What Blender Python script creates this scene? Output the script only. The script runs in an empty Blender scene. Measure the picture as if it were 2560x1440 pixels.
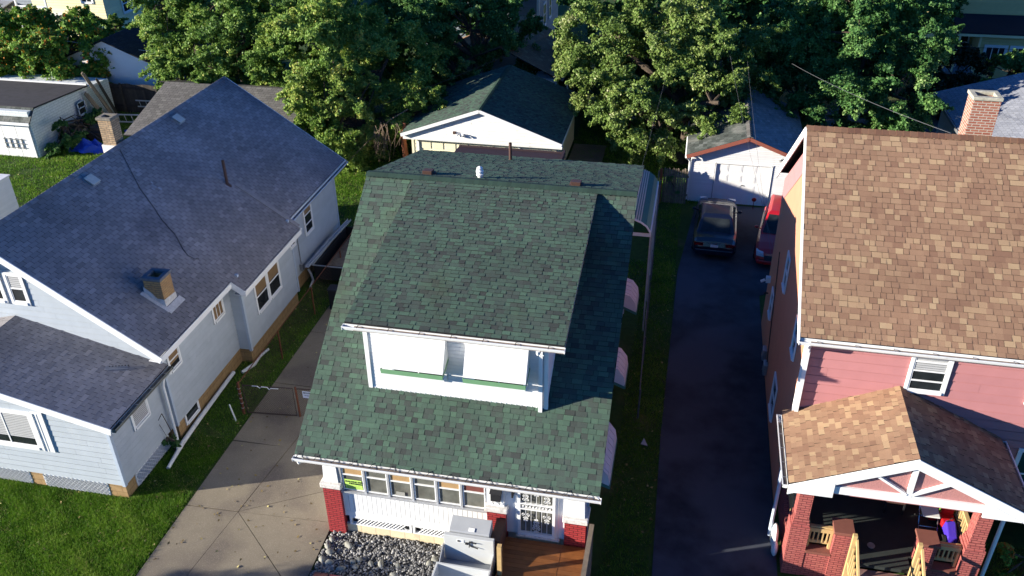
import bpy, math, random, mathutils
import numpy as np
from mathutils import Vector, Matrix
random.seed(7); RNG = np.random.default_rng(7)
SC = bpy.context.scene
COL = SC.collection
rad = math.radians

# ------------------------------------------------------------------ camera
cam_d = bpy.data.cameras.new('camera'); cam = bpy.data.objects.new('camera', cam_d); COL.objects.link(cam)
cam_d.sensor_width = 36.0; cam_d.sensor_fit = 'HORIZONTAL'
cam_d.lens = 36.0 * 2180.09 / 2560.0
cam_d.clip_end = 900.0; cam_d.clip_start = 0.1
def cam_axes(p, r, y):
    cy, sy = math.cos(y), math.sin(y)
    fw = Vector((0, math.cos(p), -math.sin(p))); up = Vector((0, math.sin(p), math.cos(p))); rt = Vector((1, 0, 0))
    rz = Matrix.Rotation(y, 3, 'Z')
    c, s = math.cos(r), math.sin(r)
    return rz @ (c*rt + s*up), rz @ (-s*rt + c*up), rz @ fw
rt, up, fw = cam_axes(rad(31.2825), rad(-0.6473), rad(11.9642))
m = Matrix((rt, up, -fw)).transposed().to_4x4(); m.translation = Vector((0, 0, 18.5))
cam.matrix_world = m
SC.camera = cam
# ------------------------------------------------------------------ light
AZ, EL = rad(21.5), rad(14.5)
TO_SUN = Vector((-math.cos(EL)*math.cos(AZ), -math.cos(EL)*math.sin(AZ), math.sin(EL)))
W = bpy.data.worlds.new('World'); SC.world = W; W.use_nodes = True
nt = W.node_tree; bg = nt.nodes['Background']
sky = nt.nodes.new('ShaderNodeTexSky'); sky.sky_type = 'NISHITA'; sky.sun_disc = False
sky.sun_elevation = EL; sky.sun_rotation = math.atan2(TO_SUN.x, TO_SUN.y)
sky.altitude = 200; sky.air_density = 0.85; sky.dust_density = 0.0; sky.ozone_density = 10.0
nt.links.new(sky.outputs[0], bg.inputs[0]); bg.inputs[1].default_value = 0.082
sd = bpy.data.lights.new('sun', 'SUN'); sd.energy = 5.0; sd.angle = rad(0.5); sd.color = (1.0, 0.93, 0.80)
so = bpy.data.objects.new('sun', sd); COL.objects.link(so); so.location = (-40, -20, 40)
so.rotation_euler = (-TO_SUN).to_track_quat('-Z', 'Y').to_euler()
SC.view_settings.view_transform = 'Standard'; SC.view_settings.look = 'None'
SC.view_settings.gamma = 1.0; SC.view_settings.exposure = 1.42
SC.cycles.max_bounces = 6; SC.cycles.diffuse_bounces = 3; SC.cycles.transparent_max_bounces = 8

# ------------------------------------------------------------------ materials
MATS = {}
GAIN = dict(green_shingle=1.12, slate_shingle=1.35, brown_shingle=1.10, maple_leaf=1.42, grey_green_leaf=1.30, deep_green_leaf=1.45, autumn_tinged_leaf=1.4, grass_blade=1.15)
def mat(name, col, rough=0.75, var=0.12, scale=6.0, metal=0.0, bump=0.0, bscale=60.0, tone=None, spec=0.3,
        brick=None, stain=None, emit=None, trans=0.0, coat=0.0, detail=4.0, big=None, speck=None):
    if name in MATS: return MATS[name]
    if tone and name in GAIN: tone = [(p_, tuple(min(.6, x*GAIN[name]) for x in c_)) for p_, c_ in tone]
    m = bpy.data.materials.new(name); m.use_nodes = True; t = m.node_tree; N = t.nodes; L = t.links
    p = N['Principled BSDF']; p.inputs['Roughness'].default_value = rough; p.inputs['Metallic'].default_value = metal
    p.inputs['Specular IOR Level'].default_value = spec
    if coat: p.inputs['Coat Weight'].default_value = coat; p.inputs['Coat Roughness'].default_value = 0.05
    tc = N.new('ShaderNodeTexCoord')
    def noise(sc, det=detail, src='Object'):
        n = N.new('ShaderNodeTexNoise'); n.inputs['Scale'].default_value = sc; n.inputs['Detail'].default_value = det
        L.new(tc.outputs[src], n.inputs['Vector']); return n
    def mix(kind, fac, a, b):
        x = N.new('ShaderNodeMix'); x.data_type = 'RGBA'; x.blend_type = kind
        for i, v in ((0, fac), (6, a), (7, b)):
            if isinstance(v, (int, float)): x.inputs[i].default_value = v
            elif isinstance(v, tuple): x.inputs[i].default_value = (*v[:3], 1)
            else: L.new(v, x.inputs[i])
        return x.outputs[2]
    def ramp(src, stops, interp='LINEAR'):
        r = N.new('ShaderNodeValToRGB'); e = r.color_ramp; e.interpolation = interp
        while len(e.elements) < len(stops): e.elements.new(0.5)
        for el, (pos, c) in zip(e.elements, stops):
            el.position = pos; el.color = (*c[:3], 1) if isinstance(c, tuple) else (c, c, c, 1)
        L.new(src, r.inputs[0]); return r.outputs[0]
    base = tuple(col)
    hsrc = None
    if tone:
        a = N.new('ShaderNodeAttribute'); a.attribute_name = 'tone'
        base = ramp(a.outputs['Fac'], tone)
    if brick:
        bt = N.new('ShaderNodeTexBrick'); L.new(tc.outputs['UV'], bt.inputs['Vector'])
        bt.inputs['Scale'].default_value = 1.0; bt.inputs['Brick Width'].default_value = brick.get('w', .215)
        bt.inputs['Row Height'].default_value = brick.get('h', .075); bt.inputs['Mortar Size'].default_value = brick.get('m', .007)
        bt.inputs['Mortar Smooth'].default_value = 0.2; bt.inputs['Bias'].default_value = brick.get('bias', 0.0)
        bt.inputs['Color1'].default_value = (*col, 1); bt.inputs['Color2'].default_value = (*brick['c2'], 1)
        bt.inputs['Mortar'].default_value = (*brick['mortar'], 1)
        base = bt.outputs['Color']; hsrc = bt.outputs['Fac']
    if var:
        n = noise(scale); v = ramp(n.outputs['Fac'], [(0.25, 1 - var), (0.75, 1 + var)])
        base = mix('MULTIPLY', 1.0, base, v)
    if big:                       # slow, broad colour drift (weathering)
        n = noise(big[0], 3.0); v = ramp(n.outputs['Fac'], [(0.3, 1 - big[1]), (0.7, 1 + big[1])])
        base = mix('MULTIPLY', 1.0, base, v)
    if stain:                     # patches with a shape of their own: (scale, threshold, colour, strength)
        n = noise(stain[0], 6.0); f = ramp(n.outputs['Fac'], [(stain[1], 0.0), (min(stain[1] + .12, 1), stain[3])])
        base = mix('MIX', f, base, stain[2])
    if speck:                     # fine grains: (scale, colour, amount)
        n = noise(speck[0], 2.0); f = ramp(n.outputs['Fac'], [(0.55, 0.0), (0.72, speck[2])])
        base = mix('MIX', f, base, speck[1])
    if isinstance(base, tuple): p.inputs['Base Color'].default_value = (*base, 1)
    else: L.new(base, p.inputs['Base Color'])
    if bump or hsrc is not None:
        b = N.new('ShaderNodeBump'); b.inputs['Strength'].default_value = bump or 0.5; b.inputs['Distance'].default_value = 0.01
        if hsrc is not None:
            iv = N.new('ShaderNodeMath'); iv.operation = 'SUBTRACT'; iv.inputs[0].default_value = 1.0; L.new(hsrc, iv.inputs[1])
            L.new(iv.outputs[0], b.inputs['Height'])
        else: L.new(noise(bscale).outputs['Fac'], b.inputs['Height'])
        L.new(b.outputs[0], p.inputs['Normal'])
    if trans:
        tr = N.new('ShaderNodeBsdfTranslucent'); ms = N.new('ShaderNodeMixShader'); ms.inputs[0].default_value = trans
        if isinstance(base, tuple): tr.inputs[0].default_value = (*base, 1)
        else: L.new(base, tr.inputs[0])
        L.new(p.outputs[0], ms.inputs[1]); L.new(tr.outputs[0], ms.inputs[2])
        L.new(ms.outputs[0], N['Material Output'].inputs['Surface'])
    MATS[name] = m; return m

def shingle_mat(name, stops, rough=0.92, stain=None, big=(0.35, .12)):
    return mat(name, (0.1,)*3, rough, 0.16, 90.0, tone=stops, bump=0.35, bscale=240.0, spec=0.15, big=big, stain=stain, detail=2.0)

GREEN = shingle_mat('green_shingle', [(0.0, (.044, .050, .045)), (.3, (.056, .071, .060)), (.6, (.059, .094, .070)), (1.0, (.072, .122, .084))],
                    stain=(0.5, .60, (.060, .070, .035), .35))
BLUESH = shingle_mat('slate_shingle', [(0.0, (.135, .128, .135)), (.5, (.185, .175, .180)), (1.0, (.240, .225, .228))], stain=(0.3, .55, (.100, .100, .120), .6), big=(0.28, .25))
BROWN = shingle_mat('brown_shingle', [(0.0, (.185, .104, .068)), (.40, (.225, .133, .084)), (.66, (.255, .156, .098)), (.73, (.300, .195, .117)), (1.0, (.335, .230, .136))])
GREYSH = shingle_mat('grey_shingle', [(0.0, (.10, .095, .085)), (.5, (.14, .13, .12)), (1.0, (.19, .18, .16))])
PALESH = shingle_mat('pale_shingle', [(0.0, (.20, .21, .24)), (.5, (.27, .28, .31)), (1.0, (.33, .34, .37))])
DARKSH = shingle_mat('dark_shingle', [(0.0, (.020, .022, .030)), (1.0, (.040, .042, .052))])
OLDSH = shingle_mat('weathered_shingle', [(0.0, (.040, .045, .040)), (.6, (.075, .085, .075)), (1.0, (.13, .14, .13))], stain=(1.2, .52, (.20, .20, .18), .6))
SHEDGE = mat('shingle_cut_edge', (.012, .012, .013), .95, .1, 20)
CAPBR = mat('brown_ridge_cap', (.15, .075, .045), .92, .15, 60, bump=.3, bscale=240, tone=[(0, (.13, .062, .04)), (1, (.20, .11, .065))])
CAPGR = mat('green_ridge_cap', (.03, .05, .04), .92, .15, 60, tone=[(0, (.026, .050, .036)), (1, (.036, .072, .050))])

WHITE = mat('white_paint', (.72, .72, .71), .55, .03, 5, stain=(2.2, .66, (.5, .48, .44), .5))
WHITESD = mat('white_siding', (.70, .70, .70), .5, .03, 4, tone=[(0, (.67, .67, .67)), (1, (.73, .73, .73))])
PEEL = mat('peeling_white_siding', (.80, .79, .75), .6, .03, 4, stain=(3.0, .62, (.42, .40, .36), .8), tone=[(0, (0.72, 0.711, 0.675)), (1, (0.856, 0.845, 0.802))])
CREAM = mat('cream_siding', (.74, .69, .50), .6, .03, 4, tone=[(0, (0.714, 0.666, 0.482)), (1, (0.762, 0.711, 0.515))])
YELLOW = mat('yellow_siding', (.62, .50, .23), .6, .05, 4, tone=[(0, (0.558, 0.45, 0.207)), (1, (0.663, 0.535, 0.246))])
YELLOWL = mat('pale_yellow_siding', (.80, .70, .42), .6, .04, 4, tone=[(0, (0.72, 0.63, 0.378)), (1, (0.856, 0.749, 0.449))])
BLUE = mat('pale_blue_siding', (.40, .44, .48), .55, .06, 2.5, stain=(1.1, .64, (.50, .53, .55), .6), tone=[(0, (.385, .425, .465)), (1, (.415, .455, .495))])
BLUETR = mat('grey_blue_trim', (.40, .46, .54), .55, .04, 5)
PINK = mat('pink_siding', (.44, .19, .19), .6, .04, 3, stain=(0.8, .66, (.50, .20, .20), .5), tone=[(0, (0.425, 0.183, 0.183)), (1, (0.453, 0.196, 0.196))])
PINKST = mat('pink_stucco', (.42, .19, .175), .85, .10, 30, bump=.9, bscale=45)
ORANGE = mat('salmon_stucco', (.52, .225, .135), .8, .05, 2.0, bump=.2, bscale=80)
GREYSD = mat('grey_siding', (.20, .23, .27), .6, .06, 3, tone=[(0, (0.18, 0.207, 0.243)), (1, (0.214, 0.246, 0.289))])
GREENTR = mat('green_trim', (.14, .28, .15), .5, .05, 5)
REDTR = mat('red_fascia', (.25, .080, .055), .6, .10, 6)
REDBR = mat('red_painted_brick', (.31, .030, .034), .6, .08, 14, brick=dict(c2=(.36, .042, .042), mortar=(.07, .008, .010), m=.009), bump=.8)
PORCHBR = mat('porch_brick', (.33, .085, .078), .7, .10, 14, brick=dict(c2=(.39, .115, .095), mortar=(.13, .03, .03), m=.009), bump=.8)
CHIMBR = mat('chimney_brick', (.26, .080, .052), .8, .12, 14, brick=dict(c2=(.33, .13, .085), mortar=(.42, .36, .30), m=.011), bump=.8)
TANBR = mat('tan_brick', (.36, .20, .085), .85, .14, 10, brick=dict(c2=(.44, .27, .12), mortar=(.18, .13, .08), m=.012), bump=.8)
TAN = mat('tan_foundation_block', (.30, .19, .085), .85, .14, 6, brick=dict(w=.42, h=.21, c2=(.33, .21, .10), mortar=(.22, .14, .06), m=.010), bump=.5)
CREAMBL = mat('cream_foundation_block', (.66, .54, .34), .8, .06, 6, brick=dict(w=.42, h=.30, c2=(.68, .57, .38), mortar=(.45, .37, .24), m=.009), bump=.5, stain=(2.5, .6, (.38, .30, .2), .5))
BRICKLET = mat('weathered_white_stone', (.60, .57, .53), .85, .14, 20, stain=(8, .57, (.30, .26, .22), .6), bump=.7, bscale=60)
CAPST = mat('brown_painted_cap', (.20, .075, .055), .7, .08, 8)
CONC = mat('driveway_concrete', (.205, .172, .122), .9, .10, 2.2, stain=(0.55, .49, (.120, .098, .078), .8), speck=(70, (.42, .36, .28), .5), bump=.25, bscale=120)
CONCD = mat('concrete_joint', (.06, .05, .04), .95, .1, 5)
ASPH = mat('driveway_asphalt', (.030, .035, .047), .95, .2, 3, speck=(90, (.060, .064, .076), .5), stain=(0.30, .46, (.058, .066, .086), .9), big=(1.3, .35), bump=.4, bscale=130)
SOIL = mat('garden_soil', (.045, .036, .022), .97, .2, 3, stain=(0.25, .48, (.018, .040, .008), .9), bump=.6, bscale=25)
LAWN = mat('lawn_turf', (.030, .062, .008), .95, .3, 5, bump=.8, bscale=60, stain=(0.7, .58, (.10, .085, .035), .8))
BLADE = mat('grass_blade', (.04, .09, .01), .6, 0, tone=[(0, (.045, .105, .009)), (.5, (.090, .200, .014)), (.9, (.170, .290, .026)), (1, (.30, .28, .10))], trans=.35, spec=.2)
GRAVEL = mat('gravel_stone', (.2,)*3, .8, .15, 40, tone=[(0, (.09, .09, .092)), (.4, (.20, .195, .19)), (.8, (.36, .35, .33)), (1, (.62, .61, .58))])
ROCK = mat('river_rock', (.24, .235, .20), .75, .2, 8, stain=(6, .55, (.35, .34, .31), .5), bump=.4, bscale=30)
WOODL = mat('new_pine_wood', (.50, .34, .15), .7, .12, 8)
WOODD = mat('stained_deck_wood', (.17, .062, .018), .45, .18, 5, tone=[(0, (.13, .045, .013)), (1, (.21, .080, .024))], spec=.4)
WOODG = mat('weathered_wood', (.20, .155, .105), .9, .25, 6, tone=[(0, (.14, .11, .08)), (1, (.27, .21, .15))])
WOODR = mat('reddish_cedar_post', (.22, .075, .035), .85, .15, 6)
WOODDK = mat('dark_fence_wood', (.05, .042, .035), .9, .2, 5, tone=[(0, (.035, .03, .026)), (1, (.07, .058, .048))])
GLASS = mat('window_glass', (.018, .022, .024), .08, 0.5, 2.5, spec=.4)
GLASSG = mat('storm_glass', (.13, .13, .11), .12, .4, 3, spec=.6)
BLIND = mat('window_blind', (.42, .42, .42), .7, .05, 5)
SHADE = mat('tan_window_shade', (.20, .125, .06), .8, .08, 6)
PSHADE = mat('porch_shade', (.38, .24, .11), .8, .08, 6)
SHADER = mat('red_window_shade', (.16, .05, .04), .8, .08, 6)
BLACK = mat('black_metal', (.018, .018, .02), .45, .1, 8)
METAL = mat('galvanised_steel', (.38, .38, .39), .45, .1, 12, metal=.7)
LIFT = mat('grey_painted_metal', (.50, .51, .50), .5, .04, 4)
LIFTD = mat('grey_shaded_metal', (.33, .34, .35), .5, .05, 4)  # darker copy of the lift grey, shade put into its colour
MUCK = mat('gutter_silt', (.20, .155, .125), .9, .3, 8, stain=(3, .55, (.09, .065, .045), .8))
RUST = mat('rusty_steel', (.13, .045, .022), .85, .3, 20)
RUSTD = mat('dark_rusty_wire', (.055, .035, .028), .8, .3, 20)
VENTBR = mat('brown_vent_metal', (.075, .040, .032), .6, .12, 20)
ALU = mat('aluminium', (.55, .56, .58), .4, .08, 8, metal=.5)
FLASH = mat('tin_flashing', (.52, .50, .48), .5, .2, 10, stain=(5, .6, (.22, .10, .06), .6))
TAR = mat('tar', (.012, .012, .014), .6, .2, 20)
VENTW = mat('pale_vent_cap', (.46, .46, .42), .6, .1, 10)
MEMB = mat('brown_roof_membrane', (.035, .020, .024), .8, .15, 4)
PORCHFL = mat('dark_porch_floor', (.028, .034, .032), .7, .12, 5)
TARP = mat('blue_tarpaulin', (.02, .06, .38), .45, .12, 5)
AWNW = mat('white_awning', (.70, .70, .69), .5, .03, 5)
AWNP = mat('pale_pink_awning', (.56, .50, .54), .6, .06, 5)
AWNG = mat('green_awning_metal', (.045, .14, .12), .5, .08, 6)
PIPEW = mat('dirty_white_plastic', (.66, .66, .64), .5, .10, 12, stain=(6, .58, (.35, .33, .28), .6))
BARK = mat('tree_bark', (.07, .052, .038), .95, .3, 12, bump=.9, bscale=20)
LEAF = [mat('maple_leaf', (.05, .1, .02), .55, 0, tone=[(0, (0.046, 0.098, 0.020)), (.5, (0.112, 0.192, 0.036)), (.88, (0.225, 0.290, 0.060)), (1, (0.390, 0.364, 0.104))], trans=.32, spec=.22),
        mat('grey_green_leaf', (.05, .09, .03), .55, 0, tone=[(0, (0.046, 0.085, 0.018)), (.5, (0.117, 0.182, 0.039)), (.9, (0.234, 0.280, 0.085)), (1, (0.416, 0.416, 0.234))], trans=.30, spec=.22),
        mat('deep_green_leaf', (.05, .1, .03), .55, 0, tone=[(0, (.022, .066, .020)), (.5, (.054, .130, .034)), (.92, (.130, .215, .060)), (1, (.22, .27, .12))], trans=.30, spec=.22),
        mat('autumn_tinged_leaf', (.06, .09, .02), .55, 0, tone=[(0, (0.039, 0.091, 0.016)), (.45, (0.098, 0.195, 0.026)), (.85, (0.156, 0.221, 0.039)), (.93, (0.442, 0.221, 0.026)), (1, (0.416, 0.104, 0.026))], trans=.30, spec=.22),
        mat('dark_needle', (.01, .025, .01), .6, 0, tone=[(0, (.006, .016, .006)), (1, (.016, .040, .012))], trans=.1, spec=.3)]
NOTICE = mat('lime_notice_paper', (.48, .72, .14), .7, .02, 5)
INK = mat('black_ink', (.02, .02, .02), .7, 0)
SIGNW = mat('white_sign_plate', (.60, .62, .68), .5, .04, 8)
CARP = mat('dark_navy_car_paint', (.006, .008, .022), .3, 0.05, 4, coat=.4, spec=.5)
CARR = mat('red_car_paint', (.42, .010, .014), .3, 0.05, 4, coat=.5, spec=.5)
RUBBER = mat('tyre_rubber', (.012, .012, .012), .85, .1, 20)
RIM = mat('wheel_alloy', (.35, .35, .37), .35, .05, 10, metal=.7)
REDL = mat('red_tail_lamp', (.22, .006, .008), .15, 0, spec=.6)
HEADL = mat('clear_head_lamp', (.45, .48, .52), .12, .2, 30, spec=.7)
CHROME = mat('chrome', (.62, .63, .66), .15, 0, metal=.9)
TOYR = mat('red_toy_plastic', (.50, .015, .02), .35, .03, 5)
TOYB = mat('violet_toy_plastic', (.06, .03, .38), .35, .03, 5)
TOYG = mat('green_toy_plastic', (.10, .26, .03), .4, .03, 5)
SEATW = mat('white_chair_plastic', (.70, .70, .66), .45, .03, 5)
PURPLE = mat('violet_bicycle_paint', (.20, .10, .42), .4, .03, 5)

# ------------------------------------------------------------------ mesh builder
WL = {}
class MB:
    def __init__(s): s.v = []; s.f = []; s.mi = []; s.tn = []
    def face(s, pts, m=0, tone=None):
        k = len(s.v); s.v.extend([tuple(p) for p in pts]); s.f.append(tuple(range(k, k + len(pts)))); s.mi.append(m)
        s.tn.append(random.random() if tone is None else tone)
    def hexa(s, a, m=0, tone=None):          # 8 corners: bottom 0-3 ccw, top 4-7
        t = random.random() if tone is None else tone; k = len(s.v); s.v.extend([tuple(p) for p in a])
        for q in ((3, 2, 1, 0), (4, 5, 6, 7), (0, 1, 5, 4), (1, 2, 6, 5), (2, 3, 7, 6), (3, 0, 4, 7)):
            s.f.append(tuple(k + i for i in q)); s.mi.append(m); s.tn.append(t)
    def box(s, x0, x1, y0, y1, z0, z1, m=0, tone=None):
        s.hexa([(x0, y0, z0), (x1, y0, z0), (x1, y1, z0), (x0, y1, z0), (x0, y0, z1), (x1, y0, z1), (x1, y1, z1), (x0, y1, z1)], m, tone)
    def frame_box(s, O, U, V, N, u0, u1, v0, v1, n0, n1, m=0, tone=None):
        P = lambda u, v, n: O + U*u + V*v + N*n
        s.hexa([P(u0, v0, n0), P(u1, v0, n0), P(u1, v0, n1), P(u0, v0, n1), P(u0, v1, n0), P(u1, v1, n0), P(u1, v1, n1), P(u0, v1, n1)], m, tone)
    def beam(s, p, q, w, h, up=(0, 0, 1), m=0, tone=None):
        p, q = Vector(p), Vector(q); d = (q - p).normalized(); upv = Vector(up)
        r = d.cross(upv)
        if r.length < 1e-4: r = d.cross(Vector((1, 0, 0)))
        r.normalize(); u = r.cross(d)
        r *= w/2; u *= h/2
        s.hexa([p-r-u, p+r-u, q+r-u, q-r-u, p-r+u, p+r+u, q+r+u, q-r+u], m, tone)
    def tube(s, pts, r, n=8, m=0, cap=True, tone=None):
        pts = [Vector(p) for p in pts]; rs = r if isinstance(r, (list, tuple)) else [r]*len(pts); k = len(s.v); t = random.random() if tone is None else tone
        prev = None
        for i, p in enumerate(pts):
            d = (pts[min(i+1, len(pts)-1)] - pts[max(i-1, 0)]).normalized()
            a = prev - d*prev.dot(d) if prev is not None else d.cross(Vector((0, 0, 1)))
            if a.length < 1e-4: a = d.cross(Vector((1, 0, 0)))
            a.normalize(); prev = a; b = d.cross(a)
            for j in range(n):
                an = 2*math.pi*j/n; s.v.append(tuple(p + (a*math.cos(an) + b*math.sin(an))*rs[i]))
        for i in range(len(pts)-1):
            for j in range(n):
                s.f.append((k+i*n+j, k+i*n+(j+1) % n, k+(i+1)*n+(j+1) % n, k+(i+1)*n+j)); s.mi.append(m); s.tn.append(t)
        if cap:
            for c in (tuple(k+j for j in range(n))[::-1], tuple(k+(len(pts)-1)*n+j for j in range(n))):
                s.f.append(c); s.mi.append(m); s.tn.append(t)
    def lathe(s, prof, c, n=16, m=0):
        c = Vector(c); s.tube([c + Vector((0, 0, z)) for r, z in prof], [max(r, .001) for r, z in prof], n, m)
    def prism(s, pts, N, th, m=0, tone=None):    # polygon pts extruded by N*th
        N = Vector(N)*th; a = [Vector(p) for p in pts]; b = [p + N for p in a]; t = random.random() if tone is None else tone
        s.face(a[::-1], m, t); s.face(b, m, t)
        for i in range(len(a)):
            j = (i+1) % len(a); s.face([a[i], a[j], b[j], b[i]], m, t)
    def ell(s, c, r, m=0, n=12, tone=None):
        pts = []; c = Vector(c)
        k = len(s.v); rings = n//2
        for i in range(rings+1):
            th = math.pi*i/rings
            for j in range(n):
                ph = 2*math.pi*j/n; s.v.append((c.x+r[0]*math.sin(th)*math.cos(ph), c.y+r[1]*math.sin(th)*math.sin(ph), c.z+r[2]*math.cos(th)))
        for i in range(rings):
            for j in range(n):
                s.f.append((k+i*n+j, k+(i+1)*n+j, k+(i+1)*n+(j+1) % n, k+i*n+(j+1) % n)); s.mi.append(m); s.tn.append(tone or .5)
    def build(s, name, mats, parent=None, smooth=False, bevel=0, origin=None, world=True, rotz=0):
        mats = mats if isinstance(mats, (list, tuple)) else [mats]
        if len(mats) == 1 and 'shingle' in mats[0].name and 1 in s.mi: mats = [mats[0], SHEDGE]
        if parent is not None: org = WL[parent.name]
        else: org = Vector(origin) if origin is not None else Vector((0, 0, 0))
        me = bpy.data.meshes.new(name)
        off = org if world else Vector((0, 0, 0))
        me.from_pydata([(x-off.x, y-off.y, z-off.z) for x, y, z in s.v], [], s.f)
        for mm in mats: me.materials.append(mm)
        me.polygons.foreach_set('material_index', s.mi)
        at = me.attributes.new('tone', 'FLOAT', 'FACE'); at.data.foreach_set('value', s.tn)
        uv = me.uv_layers.new(name='UVMap'); co = s.v
        d = np.zeros(len(me.loops)*2, dtype=np.float32)
        for pl in me.polygons:
            nx, ny, nz = (abs(c) for c in pl.normal)
            for li, vi in zip(pl.loop_indices, pl.vertices):
                x, y, z = co[vi]
                if nz > .75: a, b = x, y
                elif nx > ny: a, b = y, z
                else: a, b = x, z
                d[2*li] = a; d[2*li+1] = b
        uv.data.foreach_set('uv', d)
        if smooth: me.polygons.foreach_set('use_smooth', [True]*len(me.polygons))
        me.update()
        o = bpy.data.objects.new(name, me); COL.objects.link(o)
        if parent is not None: o.parent = parent; WL[o.name] = org.copy()
        else:
            o.location = org; WL[o.name] = org.copy()
            if rotz: o.rotation_euler.z = rotz
        if bevel:
            b = o.modifiers.new('bevel', 'BEVEL'); b.width = bevel; b.segments = 2; b.limit_method = 'ANGLE'
        return o
def thing(name, label, cat, loc=(0, 0, 0), group=None, rotz=0):
    o = bpy.data.objects.new(name, None); COL.objects.link(o); o.location = loc; o.rotation_euler.z = rotz
    WL[o.name] = Vector(loc); o['label'] = label; o['category'] = cat
    if group: o['group'] = group
    return o
def tag(o, label, cat, group=None, kind=None):
    o['label'] = label; o['category'] = cat
    if group: o['group'] = group
    if kind: o['kind'] = kind
    return o
def structure(o, label=None): o['kind'] = 'structure'; return o
def fast(name, verts, faces, tone, m, parent=None, origin=(0, 0, 0)):
    V_ = np.asarray(verts, dtype=np.float32); F = np.asarray(faces, dtype=np.int32); k = F.shape[1]
    org = WL[parent.name] if parent is not None else Vector(origin)
    V_ = V_ - np.array(org, dtype=np.float32)
    me = bpy.data.meshes.new(name); me.vertices.add(len(V_)); me.vertices.foreach_set('co', V_.ravel())
    me.loops.add(F.size); me.loops.foreach_set('vertex_index', F.ravel())
    me.polygons.add(len(F)); me.polygons.foreach_set('loop_start', np.arange(0, F.size, k, dtype=np.int32)); me.polygons.foreach_set('loop_total', np.full(len(F), k, dtype=np.int32))
    at = me.attributes.new('tone', 'FLOAT', 'FACE'); at.data.foreach_set('value', np.asarray(tone, dtype=np.float32))
    me.materials.append(m); me.update(calc_edges=True); me.validate()
    o = bpy.data.objects.new(name, me); COL.objects.link(o)
    if parent is not None: o.parent = parent
    else: o.location = org
    WL[o.name] = Vector(org); return o

# ------------------------------------------------------------------ roofs, walls, windows
V = Vector
def clip(poly, lo, hi):
    def half(P, f):
        out = []
        for i in range(len(P)):
            a, b = P[i], P[(i+1) % len(P)]; fa, fb = f(a), f(b)
            if fa >= 0: out.append(a)
            if (fa > 0 and fb < 0) or (fa < 0 and fb > 0):
                t = fa/(fa-fb); out.append((a[0]+(b[0]-a[0])*t, a[1]+(b[1]-a[1])*t))
        return out
    P = half(poly, lambda p: p[1]-lo)
    return half(P, lambda p: hi-p[1]) if P else P
def siding(mb, poly, O, U, N, ex=.12, lip=.013, m=0):
    """lap siding on a convex polygon of (u, z) in the wall plane: real boards with an open reveal between them and random butt joints"""
    O, U, N = V(O), V(U), V(N); Z = V((0, 0, 1)); w0 = min(p[1] for p in poly); w1 = max(p[1] for p in poly); k = 0
    gap = .004 + ex*.075; lip = gap*.5
    mb.face([O + U*u + Z*w - N*.02 for u, w in poly], m, 0)
    while w0 + k*ex < w1 - 1e-4:
        a, b = w0 + k*ex, min(w0 + (k+1)*ex, w1); k += 1
        if b - a <= gap*1.5: continue
        P = clip(poly, a + gap, b)
        if len(P) < 3: continue
        us = [p[0] for p in P]; cuts = [min(us)]
        while cuts[-1] < max(us): cuts.append(cuts[-1] + (random.uniform(.4, 3.2) if len(cuts) == 1 else random.choice((2.4, 3.2, 3.66))))
        for c0, c1 in zip(cuts[:-1], cuts[1:]):
            Q = [(u, w) for w, u in clip([(w, u) for u, w in P], c0, c1 - (.005 if c1 < max(us) else 0))]
            if len(Q) < 3: continue
            t = random.random(); mb.face([O + U*u + Z*w + N*(lip*(1-(w-a)/ex)) for u, w in Q], m, t)
            bot = sorted([p for p in Q if abs(p[1]-a-gap) < 1e-5])
            if len(bot) >= 2:
                p, q = bot[0], bot[-1]; zz = Z*(a+gap)
                mb.face([O+U*q[0]+zz-N*.02, O+U*p[0]+zz-N*.02, O+U*p[0]+zz+N*lip, O+U*q[0]+zz+N*lip], m, t)
def shingles(mb, A, B, Cc, D, kind='arch', ex=.143, th=.05, m=0, uoff=0.0, rough=1.0, e=1):
    """A,B eave ends; C,D ridge ends above B,A. Every course and tab is real, lapped geometry; courses run down from the ridge."""
    A, B, Cc, D = V(A), V(B), V(Cc), V(D)
    L = ((B-A).length + (Cc-D).length)/2; H = ((D-A).length + (Cc-B).length)/2
    n = ((B-A).cross(D-A)).normalized()
    if n.z < 0: n = -n
    P = lambda u, v, h: A.lerp(B, u/L).lerp(D.lerp(Cc, u/L), v/H) + n*h
    mb.prism([A, B, Cc, D] if ((B-A).cross(D-A)).z > 0 else [D, Cc, B, A], -n, th, e, .2)
    v1 = H; row = 0
    while v1 > 1e-3:
        v0 = max(v1-ex, 0); off = random.random()*.3
        u = -off if kind == 'arch' else -(.1525 if row % 2 else 0) - (uoff % .305)
        thick = random.random() < .5
        while u < L:
            if kind == 'arch':
                w = random.choice((.14, .165, .19, .21, .26)); thick = (not thick) if random.random() < .75 else thick
                h = .019 if thick else .009; t = min(1, max(0, random.gauss(.60 if thick else .42, .21))); g = 0 if random.random() < .5 else .008
            else:
                w = .305; h = (.009 + random.random()*.004)*rough; t = min(1, max(0, random.gauss(.5, .17))); g = .012
            a, b = max(u, 0), min(u+w-g, L); u += w
            if b - a < .02: continue
            h1 = h*.15 + .0015; j = (random.random()-.5)*.006*rough
            q = [P(a, max(v0+j, 0), h), P(b, max(v0+j, 0), h), P(b, v1, h1), P(a, v1, h1)]
            mb.face(q, m, t)
            mb.face([P(a, max(v0+j, 0), 0), P(b, max(v0+j, 0), 0), q[1], q[0]], e, t)
            mb.face([q[3], P(a, v1, 0), P(a, max(v0+j, 0), 0), q[0]], e, t); mb.face([P(b, v1, 0), q[2], q[1], P(b, max(v0+j, 0), 0)], e, t)
        v1 -= ex; row += 1
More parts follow.
